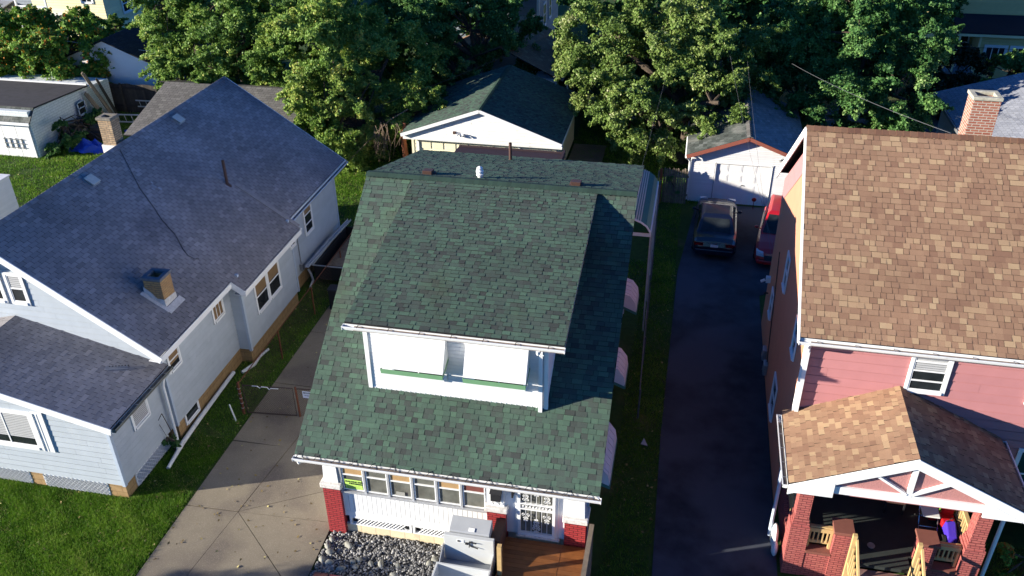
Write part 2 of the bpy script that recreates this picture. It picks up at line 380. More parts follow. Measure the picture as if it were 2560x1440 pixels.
def ridge_caps(mb, A, B, drop, ex=.14, w=.15, m=0):
    """overlapping cap shingles along a ridge; drop = (left slope dir, right slope dir) unit vectors"""
    A, B = V(A), V(B); L = (B-A).length; d = (B-A)/L; n = int(L/ex)
    for i in range(n):
        p, q = A + d*(i*ex), A + d*min(L, (i+1)*ex+.03); t = random.random(); up1 = V((0, 0, .030)); up2 = V((0, 0, .016))
        for s in drop:
            s = V(s)*w
            mb.face([p+up1, q+up2, q+s+up2, p+s+up1], m, t); mb.face([p+up1, p+s+up1, p+s, p], m, t)
def window(parent, O, U, N, w, h, trim=.07, rails=(.5,), bars=(), mats=None, glass=None, blind=None, name='window', sash=.035, proud=.035, side=1, label=None):
    """O bottom-left corner of the opening; returns the frame part with its pane(s) as sub-parts"""
    O, U, N = V(O), V(U).normalized(), V(N).normalized(); Z = V((0, 0, 1)); mb = MB(); T = trim
    fb = lambda *a, **k: mb.frame_box(O, U, Z, N, *a, **k)
    if T:
        fb(-T, 0, -T, h+T, 0, proud); fb(w, w+T, -T, h+T, 0, proud); fb(0, w, h, h+T, 0, proud); fb(-T*.0, w, -T, 0, 0, proud+.03)
    s = sash
    fb(0, s, 0, h, 0, proud*.7); fb(w-s, w, 0, h, 0, proud*.7); fb(s, w-s, 0, s, 0, proud*.7); fb(s, w-s, h-s, h, 0, proud*.7)
    for r in rails: fb(s, w-s, r*h-s*.6, r*h+s*.6, 0, proud*.8)
    for b in bars: fb(b*w-s*.4, b*w+s*.4, s, h-s, 0, proud*.75)
    o = mb.build(name, mats or WHITE, parent)
    if label: o['label'] = label
    g = MB(); g.face([O+U*s+Z*s+N*.010, O+U*(w-s)+Z*s+N*.010, O+U*(w-s)+Z*(h-s)+N*.010, O+U*s+Z*(h-s)+N*.010]); g.build('pane', glass or GLASS, o)
    if blind:
        b0, b1, bm = blind; g = MB(); n = max(1, int((b1-b0)*h/.06)) if bm is BLIND else 1
        for i in range(n):
            a = h*(b0 + (b1-b0)*i/n) ; b = h*(b0 + (b1-b0)*(i+1)/n) - (.012 if n > 1 else 0)
            g.face([O+U*s+Z*max(a, s)+N*.0145, O+U*(w-s)+Z*max(a, s)+N*.0145, O+U*(w-s)+Z*min(b, h-s)+N*.0125, O+U*s+Z*min(b, h-s)+N*.0125])
        g.build('blind', bm, o)
    return o
def gutter(parent, A, B, N, m=None, w=.12, hang=.6, name='gutter', hmat=None):
    """open K gutter from A to B along the eave (A, B at its top back edge), N outward"""
    A, B, N = V(A), V(B), V(N); d = (B-A).normalized(); L = (B-A).length; Z = V((0, 0, 1)); mb = MB(); t = .006
    fb = lambda u0, u1, v0, v1, n0, n1: mb.frame_box(A, d, Z, N, u0, u1, v0, v1, n0, n1)
    fb(0, L, -.11, 0, 0, t); fb(0, L, -.11, -.104, t, w*.75); mb.frame_box(A, d, Z, N, .3, L-.02, -.104, -.035, t, w-.02, 1); fb(0, t*2, -.104, -.01, t, w); fb(L-t*2, L, -.104, -.01, t, w)
    mb.hexa([A+N*w*.75-Z*.11, B+N*w*.75-Z*.11, B+N*(w*.75+t)-Z*.11, A+N*(w*.75+t)-Z*.11, A+N*(w-t)-Z*.01, B+N*(w-t)-Z*.01, B+N*(w+.004)-Z*.01, A+N*(w+.004)-Z*.01])
    fb(0, L, -.014, 0, w-.012, w+.014)
    o = mb.build(name, [m or WHITE, MUCK], parent)
    h = MB(); k = max(2, int(L/hang))
    for i in range(k):
        u = (i+.5)*L/k; h.frame_box(A, d, Z, N, u-.008, u+.008, -.004, .004, .0, w)
    h.build('gutter_hanger', hmat or METAL, o); return o
def text(parent, s, loc, size, rot, m, name='lettering', align='CENTER'):
    c = bpy.data.curves.new(name, 'FONT'); c.body = s; c.size = size; c.align_x = align; c.extrude = .0015; c.offset = size*.018
    o = bpy.data.objects.new(name, c); COL.objects.link(o); c.materials.append(m)
    bpy.context.view_layer.update(); me = bpy.data.meshes.new_from_object(o.evaluated_get(bpy.context.evaluated_depsgraph_get())); bpy.data.objects.remove(o)
    R = mathutils.Euler(rot).to_matrix().to_4x4(); R.translation = V(loc) - WL[parent.name]; me.transform(R); me.materials.clear(); me.materials.append(m)
    o = bpy.data.objects.new(name, me); COL.objects.link(o); o.parent = parent; WL[o.name] = WL[parent.name]; return o
X_, Y_, Z_ = V((1, 0, 0)), V((0, 1, 0)), V((0, 0, 1))

# ================================================================== GROUND
g = MB(); g.face([(-260, -60, 0), (260, -60, 0), (260, 320, 0), (-260, 320, 0)]); structure(g.build('ground', LAWN))
def slab(name, polys, z0, z1, m, inset=.019):
    mb = MB()
    for P in polys:
        c = (sum(p[0] for p in P)/len(P), sum(p[1] for p in P)/len(P)); q = []
        for x, y in P:
            dx, dy = x-c[0], y-c[1]; l = math.hypot(dx, dy); q.append(V((x-dx/l*inset, y-dy/l*inset, z0)))
        mb.prism(q, (0, 0, 1), z1-z0)
    return structure(mb.build(name, m))
LX = -13.15
J = lambda y: -11.55 + (y-16.14)*.115
pol = []
ys = [10.0, 12.2, 16.12]
pol += [[(LX, 10), (J(10), 10), (J(16.12), 16.12), (LX, 16.08)]]
pol += [[(J(16.12), 16.12), (J(10), 10), (-8.62, 10), (-8.62, 13.55)]]
pol += [[(J(16.12), 16.12), (-8.62, 13.55), (-8.70, 16.25)]]
pol += [[(J(16.12), 16.12), (-8.70, 16.25), (-8.75, 17.75)]]
pol += [[(J(16.12), 16.12), (-8.75, 17.75), (-8.75, 19.15), (J(18.9), 18.98)]]
pol += [[(LX, 16.08), (J(16.12), 16.12), (J(18.9), 18.98), (LX, 18.93)]]
for a, b in ((18.95, 22.0), (22.0, 25.2), (25.2, 28.4), (28.4, 31.5)):
    if a < 20: pol += [[(LX, a), (J(a), a), (J(b), b), (LX, b)], [(J(a), a), (-8.75, a+.1), (-8.75, b), (J(b), b)]]
    else: pol += [[(LX, a), (-8.75, a+.05), (-8.75, b+.05), (LX, b)]]
slab('concrete_driveway', pol, .008, .035, CONC)
slab('concrete_driveway_base', [[(LX+.01, 10), (-8.63, 10), (-8.76, 31.5), (LX+.01, 31.5)]], -.02, .012, CONCD, 0)
ap = [(.30, 4), (3.48, 4), (3.54, 29.0), (3.54, 31), (6.0, 33), (6.0, 39.2), (.95, 39.2), (.80, 38.6), (.25, 32.3), (.17, 21.6), (.27, 16.1)]
mb = MB(); mb.prism([(x, y, .004) for x, y in ap], (0, 0, 1), .02); structure(mb.build('asphalt_driveway', ASPH))
mb = MB(); mb.face([(-120, 50.2, .012), (120, 50.2, .012), (120, 54.2, .012), (-120, 54.2, .012)]); structure(mb.build('alley_road', mat('alley_asphalt', (.09, .088, .09), .95, .2, 1.5)))
mb = MB(); mb.prism([(-6.0, 42.2, .006), (-4.2, 42.2, .006), (-4.2, 45.6, .006), (-6.0, 45.6, .006)], (0, 0, 1), .05); structure(mb.build('concrete_pad_path', CONC))

def grass(name, regs, n, h, w, seed, label):
    r = np.random.default_rng(seed); P = []
    A = np.array([(x1-x0)*(y1-y0) for x0, x1, y0, y1 in regs]); A = A/A.sum()
    for (x0, x1, y0, y1), f in zip(regs, A):
        k = int(n*f); P.append(np.stack([r.uniform(x0, x1, k), r.uniform(y0, y1, k)], 1))
    P = np.concatenate(P); k = len(P)
    patch = np.sin(P[:, 0]*1.3 + 2*np.sin(P[:, 1]*.9)) * np.sin(P[:, 1]*1.7 + 1.3*np.sin(P[:, 0]*.8)) + .6*np.sin(P[:, 0]*.45+1)*np.sin(P[:, 1]*.6) + .5*np.sin(P[:, 0]*5.1+3*np.sin(P[:, 1]*3.3))
    keep = r.random(k) > np.clip(-.55*patch-.25, 0, .8); P, patch = P[keep], patch[keep]; k = len(P)
    P = P + r.normal(0, .06, P.shape)*(r.random((k, 1)) < .5)
    a = r.uniform(0, 2*np.pi, k); hh = h*r.uniform(.45, 1.3, k)*(1 + .25*patch); lean = r.uniform(.2, 1.1, k)*hh; la = r.uniform(0, 2*np.pi, k)
    dx, dy = np.cos(a)*w/2, np.sin(a)*w/2; z = np.zeros(k)
    v0 = np.stack([P[:, 0]-dx, P[:, 1]-dy, z], 1); v1 = np.stack([P[:, 0]+dx, P[:, 1]+dy, z], 1)
    v2 = np.stack([P[:, 0]+np.cos(la)*lean, P[:, 1]+np.sin(la)*lean, hh], 1)
    vv = np.stack([v0, v1, v2], 1).reshape(-1, 3); ff = np.arange(3*k).reshape(-1, 3)
    tone = np.clip(r.normal(.50 + .22*patch, .18), 0, .93); dry = r.random(k) < .03 + .10*(patch < -.7); tone[dry] = 1
    o = fast(name, vv, ff, tone, BLADE); return tag(o, label, 'grass', kind='stuff')
grass('front_lawn_grass', [(-21, -13.2, 10.5, 15.95), (-14.9, -13.25, 15.95, 19.0)], 230000, .085, .016, 1, 'bright green mown grass in front of the pale blue house')
grass('side_lawn_grass', [(-14.7, -13.2, 19.0, 32.0), (-8.6+7.5, .15, 9, 39), (3.2, 9.5, 10, 15.0), (8.8, 14, 14, 19)], 110000, .075, .016, 2, 'shaded grass strips beside the driveways')
grass('back_lawn_grass', [(-40, -20, 30, 46), (-19, -9.0, 33.0, 39.3), (-20, -14, 37, 48), (-6, 1, 39, 50), (-9, 0, 29, 33)], 200000, .10, .030, 3, 'green back yard grass behind the blue house and the green roofed house')

# ================================================================== CENTRE HOUSE
H = thing('green_roofed_house', 'white house with green shingle roof, front dormer and red brick porch pillars', 'house', (-5.1, 16.1, 0))
XL, XR = -8.62, -1.62
# walls
mb = MB()
mb.face([(XL, 16.2, 0), (XL, 28.1, 0), (XL, 28.1, 6.2), (XL, 23, 7.6), (XL, 16.2, 3.45)][::-1])
siding(mb, [(0, .45), (11.8, .45), (11.8, 6.25), (6.9, 7.55), (0, 3.4)], (XR-.03, 16.2, 0), Y_, X_, .13)
siding(mb, [(0, .4), (7, .4), (7, 6.3), (0, 6.3)], (XR, 28.1, 0), -X_, Y_, .13)
mb.box(XL+.05, XR-.05, 16.25, 28.0, 0, 3.3)
mb.box(XL+.05, XR-.05, 22.0, 28.0, 3.3, 6.1)
mb.build('wall', WHITESD, H)
mb = MB()                                                       # vertical board porch front
bx = lambda x0, x1, z0, z1, d=.0, m=0: mb.box(x0, x1, 16.1-d, 16.2, z0, z1, m)
x = -8.17
while x < -4.14: bx(x+.005, min(x+.127, -4.12), .80, 1.56, .02); x += .134
bx(-8.2, -4.12, .62, .80, .03); bx(-8.2, -4.12, .80, 1.56, 0, 1)
for a, b in ((-8.62, -8.2),):
    x = a
    while x < b: bx(x+.004, min(x+.128, b), 1.70, 3.1, .02); x += .134
bx(-8.62, -8.2, 0, 3.1, 0, 1); bx(-8.2, -4.12, 2.80, 3.25, .02)
bx(-4.12, -3.38, .9, 3.25, 0); bx(-4.12, -3.62, 1.8, 3.2, .03); bx(-2.26, -1.62, .9, 3.25, 0)
bx(-3.38, -3.31, .9, 3.1, .035); bx(-2.33, -2.26, .9, 3.1, .035); bx(-3.38, -2.26, 2.98, 3.25, .02)
x = -2.0
while x < -1.62: bx(x+.003, min(x+.12, -1.62), 1.8, 3.2, .035); x += .125
for q in (-8.2, -4.16): bx(q, q+.04, .62, 2.9, .035)
mb.build('porch_boarding', [WHITE, mat('board_joint', (.16, .15, .14), .9, .1, 5)], H)
mb = MB(); mb.box(-8.2, -3.6, 16.07, 16.2, 0, .30); mb.build('foundation', CREAMBL, H)
mb = MB()                                                       # lattice vents under the porch
mb.box(-8.2, -4.12, 16.16, 16.2, .30, .62, 1)  # black sheet stands in for the dark space seen through the lattice
for a, b in ((-8.02, -6.35), (-6.2, -4.2)):
    mb.box(a-.06, a, 16.06, 16.15, .30, .62); mb.box(b, b+.06, 16.06, 16.15, .30, .62); mb.box(a, b, 16.06, 16.15, .56, .62); mb.box(a, b, 16.06, 16.15, .30, .34)
    x = a - .22
    while x < b:
        for s in (1, -1):
            p, q = (x, .34), (x+.22, .56)
            if s < 0: p, q = (x+.22, .34), (x, .56)
            if a <= p[0] <= b and a <= q[0] <= b: mb.beam((p[0], 16.10-.01*s, p[1]), (q[0], 16.10-.01*s, q[1]), .012, .032, up=(0, 1, 0))
        x += .105
mb.box(-8.2, -4.1, 16.085, 16.15, .28, .31)
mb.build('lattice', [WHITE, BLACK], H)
# brick pillars
for (a, b, z0, nm) in ((-8.68, -8.19, 0, 'a'), (-4.12, -3.62, 0, 'b'), (-2.07, -1.52, 0, 'c')):
    mb = MB(); mb.box(a, b, 15.95, 16.42, z0, 1.72); o = mb.build('brick_pillar', REDBR, H)
    mb = MB(); mb.box(a-.05, b+.06, 15.89, 16.45, 1.72, 1.88); mb.build('stone_cap', BRICKLET, o, bevel=.02)
    mb = MB(); mb.hexa([(a+.04, 15.99, 1.88), (b-.04, 15.99, 1.88), (b-.04, 16.3, 1.88), (a+.04, 16.3, 1.88), (a+.08, 16.03, 3.15), (b-.08, 16.03, 3.15), (b-.08, 16.3, 3.15), (a+.08, 16.3, 3.15)]); mb.build('post', WHITE, o)
# six porch windows
for i in range(6):
    x = -8.15 + i*.668
    bl = [(.49, 1.0, PSHADE), (.0, .0, BLIND), (.49, 1, PSHADE), None, (.49, 1.0, PSHADE), (.49, 1, SHADER)][i]
    if i == 1: bl = None
    wo = window(H, (x+.035, 16.085, 1.64), X_, -Y_, .60, 1.16, trim=.0, rails=(.47,), glass=GLASSG, blind=bl, sash=.032, proud=.05)
    mb = MB(); mb.box(x-.035, x+.022, 16.03, 16.1, 1.58, 2.85); mb.build('mullion', ALU, wo)
    if i == 0:
        mb = MB(); mb.face([(-8.04, 16.045, 1.69), (-7.56, 16.045, 1.69), (-7.58, 16.045, 2.02), (-8.06, 16.045, 2.02)]); nt_ = mb.build('notice', NOTICE, wo, label if False else None)
        text(nt_, 'BUILDING PER', (-7.80, 16.040, 1.925), .075, (rad(90), 0, 0), INK); text(nt_, 'OBTAINED', (-7.76, 16.040, 1.855), .075, (rad(90), 0, 0), INK)
        for k in range(4):
            mb = MB(); mb.box(-8.0, -7.66 + .03*(k % 2), 16.041, 16.0435, 1.715+.03*k, 1.7185+.03*k); mb.build('fine_print', INK, nt_)
    if i == 2:
        mb = MB(); mb.face([(-6.62, 16.045, 1.69), (-6.38, 16.045, 1.69), (-6.38, 16.045, 1.83), (-6.62, 16.045, 1.83)]); mb.build('paper', mat('grey_paper', (.3, .29, .26), .8, .05), wo)
mb = MB(); mb.box(-8.2, -4.12, 15.99, 16.1, 1.555, 1.60); mb.build('window_sill', ALU, H)
# security door
D = MB(); 
def db(x0, x1, z0, z1, y0=16.02, y1=16.08): D.box(x0, x1, y0, y1, z0, z1)
db(-3.31, -3.24, .94, 2.98); db(-2.40, -2.33, .94, 2.98); db(-3.24, -2.40, .94, 1.04); db(-3.24, -2.40, 1.86, 1.90); db(-3.24, -2.40, 2.04, 2.08); db(-3.24, -2.40, 2.9, 2.98)
door = D.build('security_door', WHITE, H)
mb = MB(); mb.face([(-3.24, 16.085, .96), (-2.40, 16.085, .96), (-2.40, 16.085, 2.95), (-3.24, 16.085, 2.95)]); mb.build('door_glass', GLASSG, door)
mb = MB(); ty = 16.045
for k in range(1, 6): mb.tube([(-3.24+.14*k, ty, 1.0), (-3.24+.14*k, ty, 1.88)], .007, 6); mb.tube([(-3.24+.14*k, ty, 2.06), (-3.24+.14*k, ty, 2.92)], .007, 6)
def spiral(cx, cz, r, s, fl):
    mb.tube([(cx+s*(r*(1-t*.8)*math.cos(2*math.pi*t*1.25+1.57*fl)), ty-.012, cz+(r*(1-t*.8))*math.sin(2*math.pi*t*1.25+1.57*fl)) for t in [i/14 for i in range(15)]], .008, 5)
for cx, cz, f in ((-3.10, 2.22, 1), (-2.82, 2.62, -1), (-2.54, 2.22, 1), (-3.10, 1.68, -1), (-2.82, 1.32, 1), (-2.82, 1.22, -1), (-2.54, 1.68, -1)):
    for s in (1, -1): spiral(cx+s*.055, cz, .055, s, f); spiral(cx+s*.04, cz+.12*f, .04, s, -f); spiral(cx+s*.03, cz+.21*f, .028, s, f)
for k in range(9):
    cx = -3.17 + k*.087; spiral(cx, 1.97, .032, 1 if k % 2 else -1, 1 if k % 3 else -1); mb.tube([(cx-.02, ty-.01, 1.93), (cx+.03, ty-.01, 2.01)], .008, 5)
mb.build('scroll_grille', WHITE, door)
mb = MB(); mb.box(-3.34, -2.2, 15.97, 16.1, .90, .94); mb.build('door_sill', BRICKLET, H)
mb = MB(); mb.box(-4.0, -3.74, 15.90, 16.05, 2.12, 2.38); mb.hexa([(-4.03, 15.88, 2.38), (-3.71, 15.88, 2.38), (-3.71, 16.05, 2.38), (-4.03, 16.05, 2.38), (-4.02, 15.98, 2.46), (-3.72, 15.98, 2.46), (-3.72, 16.05, 2.46), (-4.02, 16.05, 2.46)])
for q in (-3.95, -3.79): mb.tube([(q, 15.99, 2.12), (q, 15.95, 2.03), (q+.03, 15.90, 2.02), (q+.03, 15.88, 2.07)], .01, 5)
mb.build('mailbox', BLACK, H)
mb = MB(); mb.box(-3.46, -3.41, 15.98, 16.1, 2.30, 2.46); mb.tube([(-3.435, 15.96, 2.30), (-3.435, 15.96, 2.42)], .03, 8); mb.build('door_lamp', BLACK, H)
# main roof
E0, E1, R0, R1 = V((-9.05, 15.45, 3.25)), V((-1.17, 15.45, 3.25)), V((-9.32, 23.0, 7.79)), V((-1.16, 23.0, 7.79))
mb = MB(); shingles(mb, E0, E1, R1, R0)
K0, K1 = V((-9.32, 28.35, 6.38)), V((-1.27, 28.35, 6.38))
shingles(mb, K1, K0, R0, R1)
roof = mb.build('roof', GREEN, H)
mb = MB(); ridge_caps(mb, R0+V((0, 0, .035)), R1+V((0, 0, .035)), ((0, -.93, -.36), (0, .967, -.254)), w=.19); mb.build('ridge_cap', CAPGR, roof)
mb = MB()
for a, b in ((E0, R0), (E1, R1)):
    s = -1 if a is E0 else 1
    mb.beam(a+V((-s*.03, 0, -.14)), b+V((-s*.03, 0, -.14)), .025, .15)
    c = K0 if s < 0 else K1
    mb.beam(b+V((-s*.03, 0, -.14)), c+V((-s*.03, 0, -.14)), .025, .15)
mb.beam(E0+V((0, .03, -.1)), E1+V((0, .03, -.1)), .03, .15); mb.box(-9.0, -1.2, 15.5, 16.1, 3.08, 3.11)
mb.build('fascia', WHITE, H)
go = gutter(H, (-9.08, 15.45, 3.205), (-1.12, 15.45, 3.205), (0, -1, 0), hmat=METAL)
mb = MB(); mb.tube([(-8.95, 15.40, 3.1), (-8.95, 15.40, 3.02), (-8.78, 15.85, 2.92), (-8.72, 15.92, 2.8)], .045, 8); mb.build('downspout', WHITE, H)
mb = MB(); mb.tube([(-9.0+.5*i, 15.37+.02*(i % 2), 3.215+.01*(i % 3)) for i in range(16)], .008, 5)
for i in range(16): mb.tube([(-9.0+.5*i, 15.36, 3.215), (-8.9+.5*i, 15.48, 3.29), (-8.78+.5*i, 15.40, 3.215)], .008, 5)
mb.build('heat_cable', BLACK, go)
# dormer
DW0, DW1, DY = -7.50, -2.78, 17.22
zr = lambda y: 3.25 + (y-15.45)*(4.54/7.55)
mb = MB()
siding(mb, [(0, zr(DY)-.02), (DW1-DW0, zr(DY)-.02), (DW1-DW0, 6.62), (0, 6.62)], (DW0, DY, 0), X_, -Y_, .115, .018)
siding(mb, [(0, zr(DY)), (5.6, 7.66), (0, 6.62)], (DW1, DY, 0), Y_, X_, .115, .016)
siding(mb, [(0, zr(DY)), (0, 6.62), (-5.6, 7.66)], (DW0, DY, 0), -Y_, -X_, .115, .016)
dw = mb.build('dormer_wall', WHITESD, H)
mb = MB()
mb.box(DW0-.04, DW0+.07, DY-.035, DY+.03, zr(DY), 6.6); mb.box(DW1-.07, DW1+.035, DY-.035, DY+.03, zr(DY)-.05, 6.6)
x = DW0
while x < DW1: mb.box(x, x+.018, DY-.028, DY-.002, zr(DY)-.02, zr(DY)+.025); x += .135
mb.box(DW0, DW1, DY-.016, DY, zr(DY)-.03, zr(DY)+.03)
mb.build('corner_board', WHITE, dw)
A0, A1, B1, B0 = V((-7.82, 16.80, 6.60)), V((-2.30, 16.80, 6.60)), V((-2.30, 22.98, 7.795)), V((-7.82, 22.98, 7.795))
mb = MB(); shingles(mb, A0, A1, B1, B0); dr = mb.build('dormer_roof', GREEN, H)
mb = MB()
for a, b, s in ((A0, B0, -1), (A1, B1, 1)): mb.beam(a+V((-s*.03, 0, -.13)), b+V((-s*.03, 0, -.13)), .025, .13)
mb.beam(A0+V((0, .03, -.1)), A1+V((0, .03, -.1)), .03, .16); mb.box(-7.8, -2.32, 16.84, DY, 6.46, 6.485); mb.build('dormer_fascia', WHITE, dr)
gutter(dr, (-7.86, 16.80, 6.55), (-2.28, 16.80, 6.55), (0, -1, 0), w=.13, hang=.72, hmat=BLACK)
mb = MB(); mb.tube([(-2.92, 16.70, 6.44), (-2.92, 16.70, 6.36), (-2.92, 17.13, 6.24), (-2.92, 17.15, 6.1)], .05, 8); mb.box(-2.98, -2.88, 17.10, 17.19, zr(DY)-.1, 6.15); mb.build('downspout', WHITE, dw)
mb = MB(); mb.box(-2.86, -2.76, 17.08, 17.2, 6.22, 6.36); mb.tube([(-2.95, 17.06, 6.1), (-2.92, 17.04, 6.03), (-2.84, 17.07, 6.06)], .018, 6); mb.build('dormer_lamp', [WHITE], dw, bevel=.01)
for (a, b) in ((-6.94, -5.32), (-4.80, -3.22)):                 # two boxy dormer awnings
    wn = window(dw, (a+.12, DY-.015, 4.90), X_, -Y_, b-a-.24, 1.3, rails=(.5,), bars=(.5,))
    aw = MB(); t = V((0, 0, 0)); zo, zi, yo = 5.42, 6.44, 16.66
    aw.hexa([(a, yo, zo), (b, yo, zo), (b, DY-.02, zi), (a, DY-.02, zi), (a, yo, zo+.02), (b, yo, zo+.02), (b, DY-.02, zi+.02), (a, DY-.02, zi+.02)])
    for q in (a, b): aw.face([(q, yo, zo), (q, DY-.02, zi), (q, DY-.02, zo+.05), (q, yo, zo-.10)])
    ao = aw.build('awning', AWNW, H)
    tr = MB(); tr.box(a, b, yo-.012, yo, zo-.16, zo-.03); tr.box(a, b, yo-.018, yo-.006, zo-.10, zo-.085)
    tr.beam((b+.006, yo, zo-.08), (b+.006, DY-.02, zo+.10), .012, .07); tr.beam((a-.006, yo, zo-.08), (a-.006, DY-.02, zo+.10), .012, .07)
    tr.build('awning_trim', GREENTR, ao)
    tr = MB(); n = 12
    for i in range(n): q = a+(b-a)*(i+.5)/n; tr.box(q-(b-a)/n*.46, q+(b-a)/n*.46, yo-.009, yo-.001, zo-.205, zo-.155)
    tr.build('valance', AWNW, ao)
# rear roof fittings
zb = lambda y: 7.79 - (y-23)*.2635
for i, (x, y) in enumerate(((-7.58, 23.62), (-3.02, 23.62))):
    mb = MB(); z = zb(y); mb.box(x-.20, x+.20, y-.2, y+.2, z-.02, z+.03); mb.hexa([(x-.13, y-.14, z), (x+.13, y-.14, z), (x+.13, y+.14, z-.05), (x-.13, y+.14, z-.05), (x-.15, y-.16, z+.17), (x+.15, y-.16, z+.17), (x+.15, y+.16, z+.12), (x-.15, y+.16, z+.12)]); mb.build('box_vent', VENTBR, roof, bevel=.008)
mb = MB(); mb.lathe([(.10, 0), (.07, .03), (.06, .10), (.11, .11), (.11, .15), (.06, .16), (.06, .2), (.115, .21), (.115, .26), (.07, .29), (.09, .30), (.09, .35), (.02, .40)], (-5.97, 23.66, zb(23.66)-.02), 16); mb.build('stack_vent', VENTW if False else WHITE, roof, smooth=False)
mb = MB(); mb.lathe([(.14, .0), (.07, .04), (.055, .05), (.055, .66), (.048, .66), (.048, .5)], (-5.83, 27.5, zb(27.5)-.03), 12); mb.build('vent_pipe', VENTBR, roof)
mb = MB(); mb.box(-8.35, -4.45, 28.15, 30.2, 0, 5.75); mb.build('rear_porch_wall', WHITESD, H)
mb = MB(); mb.hexa([(-8.45, 28.1, 5.9), (-4.35, 28.1, 5.9), (-4.35, 30.4, 5.72), (-8.45, 30.4, 5.72), (-8.45, 28.1, 5.96), (-4.35, 28.1, 5.96), (-4.35, 30.4, 5.78), (-8.45, 30.4, 5.78)]); mb.box(-8.45, -4.35, 30.36, 30.42, 5.6, 5.83); mb.box(-4.40, -4.33, 28.4, 30.4, 5.7, 5.92); mb.build('rear_porch_roof', MEMB, H)
# side awnings on the east wall with windows under them
for (a, b, zi, zo) in ((25.1, 26.2, 3.15, 2.35), (20.95, 22.05, 3.15, 2.35), (16.75, 18.6, 3.1, 2.30)):
    wn = window(H, (XR, a+.15, 1.35), Y_, X_, b-a-.3, 1.35, rails=(.5,), bars=(.5,))
    xo = -1.03; n = int((b-a)/.12); pr = [(XR, zi), (XR+.35, zi-.12), (xo-.05, zi-.38), (xo, zo+.12)]
    aw = MB()
    for i in range(n):
        y0 = a+(b-a)*i/n; y1 = a+(b-a)*(i+1)/n - .006
        for p, q in zip(pr[:-1], pr[1:]):
            aw.hexa([(p[0], y0, p[1]-.01), (p[0], y1, p[1]-.01), (q[0], y1, q[1]-.01), (q[0], y0, q[1]-.01), (p[0], y0, p[1]+.016*(i % 2)), (p[0], y1, p[1]+.016*(i % 2)), (q[0], y1, q[1]+.016*(i % 2)), (q[0], y0, q[1]+.016*(i % 2))])
    for q in (a, b): aw.face([(p[0], q, p[1]) for p in pr] + [(xo, q, zo), (XR, q, zo+.3)])
    ao = aw.build('awning', AWNP, H)
    tr = MB(); tr.box(xo-.012, xo+.014, a, b, zo-.02, zo+.13, 0); tr.beam((XR, a-.008, zo+.28), (xo, a-.008, zo+.03), .014, .09); tr.build('awning_trim', AWNG, ao)
# striped back canopy: long pans running with the house, pale ones near the wall, green ones outside
y0, y1 = 27.6, 32.0; prof = [(-1.72, 4.72), (-1.45, 4.66), (-1.2, 4.56), (-1.0, 4.42), (-.86, 4.20)]
def pz_(x):
    for p, q in zip(prof[:-1], prof[1:]):
        if x <= q[0]: return p[1]+(q[1]-p[1])*(x-p[0])/(q[0]-p[0])
    return prof[-1][1]
mb = MB(); mw = MB(); n = 22
for i in range(n):
    xa = -1.72+.86*i/n; xb = xa+.86/n; pale = i % 2 == 0 and i < 14; up_ = .022 if i % 2 == 0 else 0
    (mb if pale else mw).hexa([(xa, y0, pz_(xa)), (xb, y0, pz_(xb)), (xb, y1, pz_(xb)), (xa, y1, pz_(xa)), (xa, y0, pz_(xa)+.012+up_), (xb, y0, pz_(xb)+.012+up_), (xb, y1, pz_(xb)+.012+up_), (xa, y1, pz_(xa)+.012+up_)])
can = mb.build('patio_canopy', mat('beige_pan', (.50, .46, .38), .6, .08, 5), H); mw.build('green_panel', AWNG, can)
mb = MB(); mb.tube([(p[0], y0-.03, p[1]+.02) for p in prof], .035, 6); mb.box(-.88, -.82, y0, y1, 4.08, 4.22); mb.box(-1.75, -.83, y0-.05, y0-.01, 4.05, 4.17); mb.build('canopy_frame', WHITE, can)
for q in (27.65, 29.8, 31.9): mb = MB(); mb.tube([(-.84, q, 0), (-.84, q, 4.1)], .028, 8); mb.build('canopy_post', ALU, can)
mb = MB(); mb.box(-1.60, -1.52, 16.45, 16.55, .3, 3.0); mb.build('downspout', BLUETR, H)

# ================================================================== PALE BLUE HOUSE (left)
B = thing('pale_blue_house', 'pale blue sided bungalow with slate grey roof and enclosed front porch', 'house', (-19.4, 18.7, 0))
S = .68; zl = lambda x: 3.65 + S*(-14.4-x); RX = -19.4; RZ = zl(RX)
WX = -14.8
mb = MB()
zt = lambda x: min(zl(x), 3.65 + S*(x+24.4)) - .10
siding(mb, [(0, .6), (9.2, .6), (9.2, zt(WX)), (4.6, RZ-.1), (0, zt(-24))], (-24, 18.7, 0), X_, -Y_, .2, .022)
siding(mb, [(0, .6), (4.25, .6), (4.25, 3.8), (0, 3.8)], (WX, 18.7, 0), Y_, X_, .2, .022)
siding(mb, [(8.4, .6), (13.9, .6), (13.9, 3.8), (8.4, 3.8)], (WX, 18.7, 0), Y_, X_, .2, .022)
siding(mb, [(0, .6), (4.15, .6), (4.15, 3.6), (0, 3.6)], (-14.35, 22.95, 0), Y_, X_, .2, .022)
siding(mb, [(0, .6), (.45, .6), (.45, 3.6), (0, 3.7)], (-14.8, 22.95, 0), X_, -Y_, .2, .012)
siding(mb, [(0, .6), (.45, .6), (.45, 3.6), (0, 3.7)], (-14.35, 27.1, 0), -X_, Y_, .2, .012)
siding(mb, [(0, .6), (9.2, .6), (9.2, zt(-24)), (4.6, RZ-.1), (0, zt(WX))], (WX, 32.6, 0), -X_, Y_, .2, .022)
mb.face([(-24, 18.7, 0), (-24, 32.6, 0), (-24, 32.6, 3.7), (-24, 18.7, 3.7)][::-1])
mb.face([(-14.8, 22.95, .6), (-14.35, 22.95, .6), (-14.35, 27.1, .6), (-14.8, 27.1, .6)])
mb.build('wall', BLUE, B)
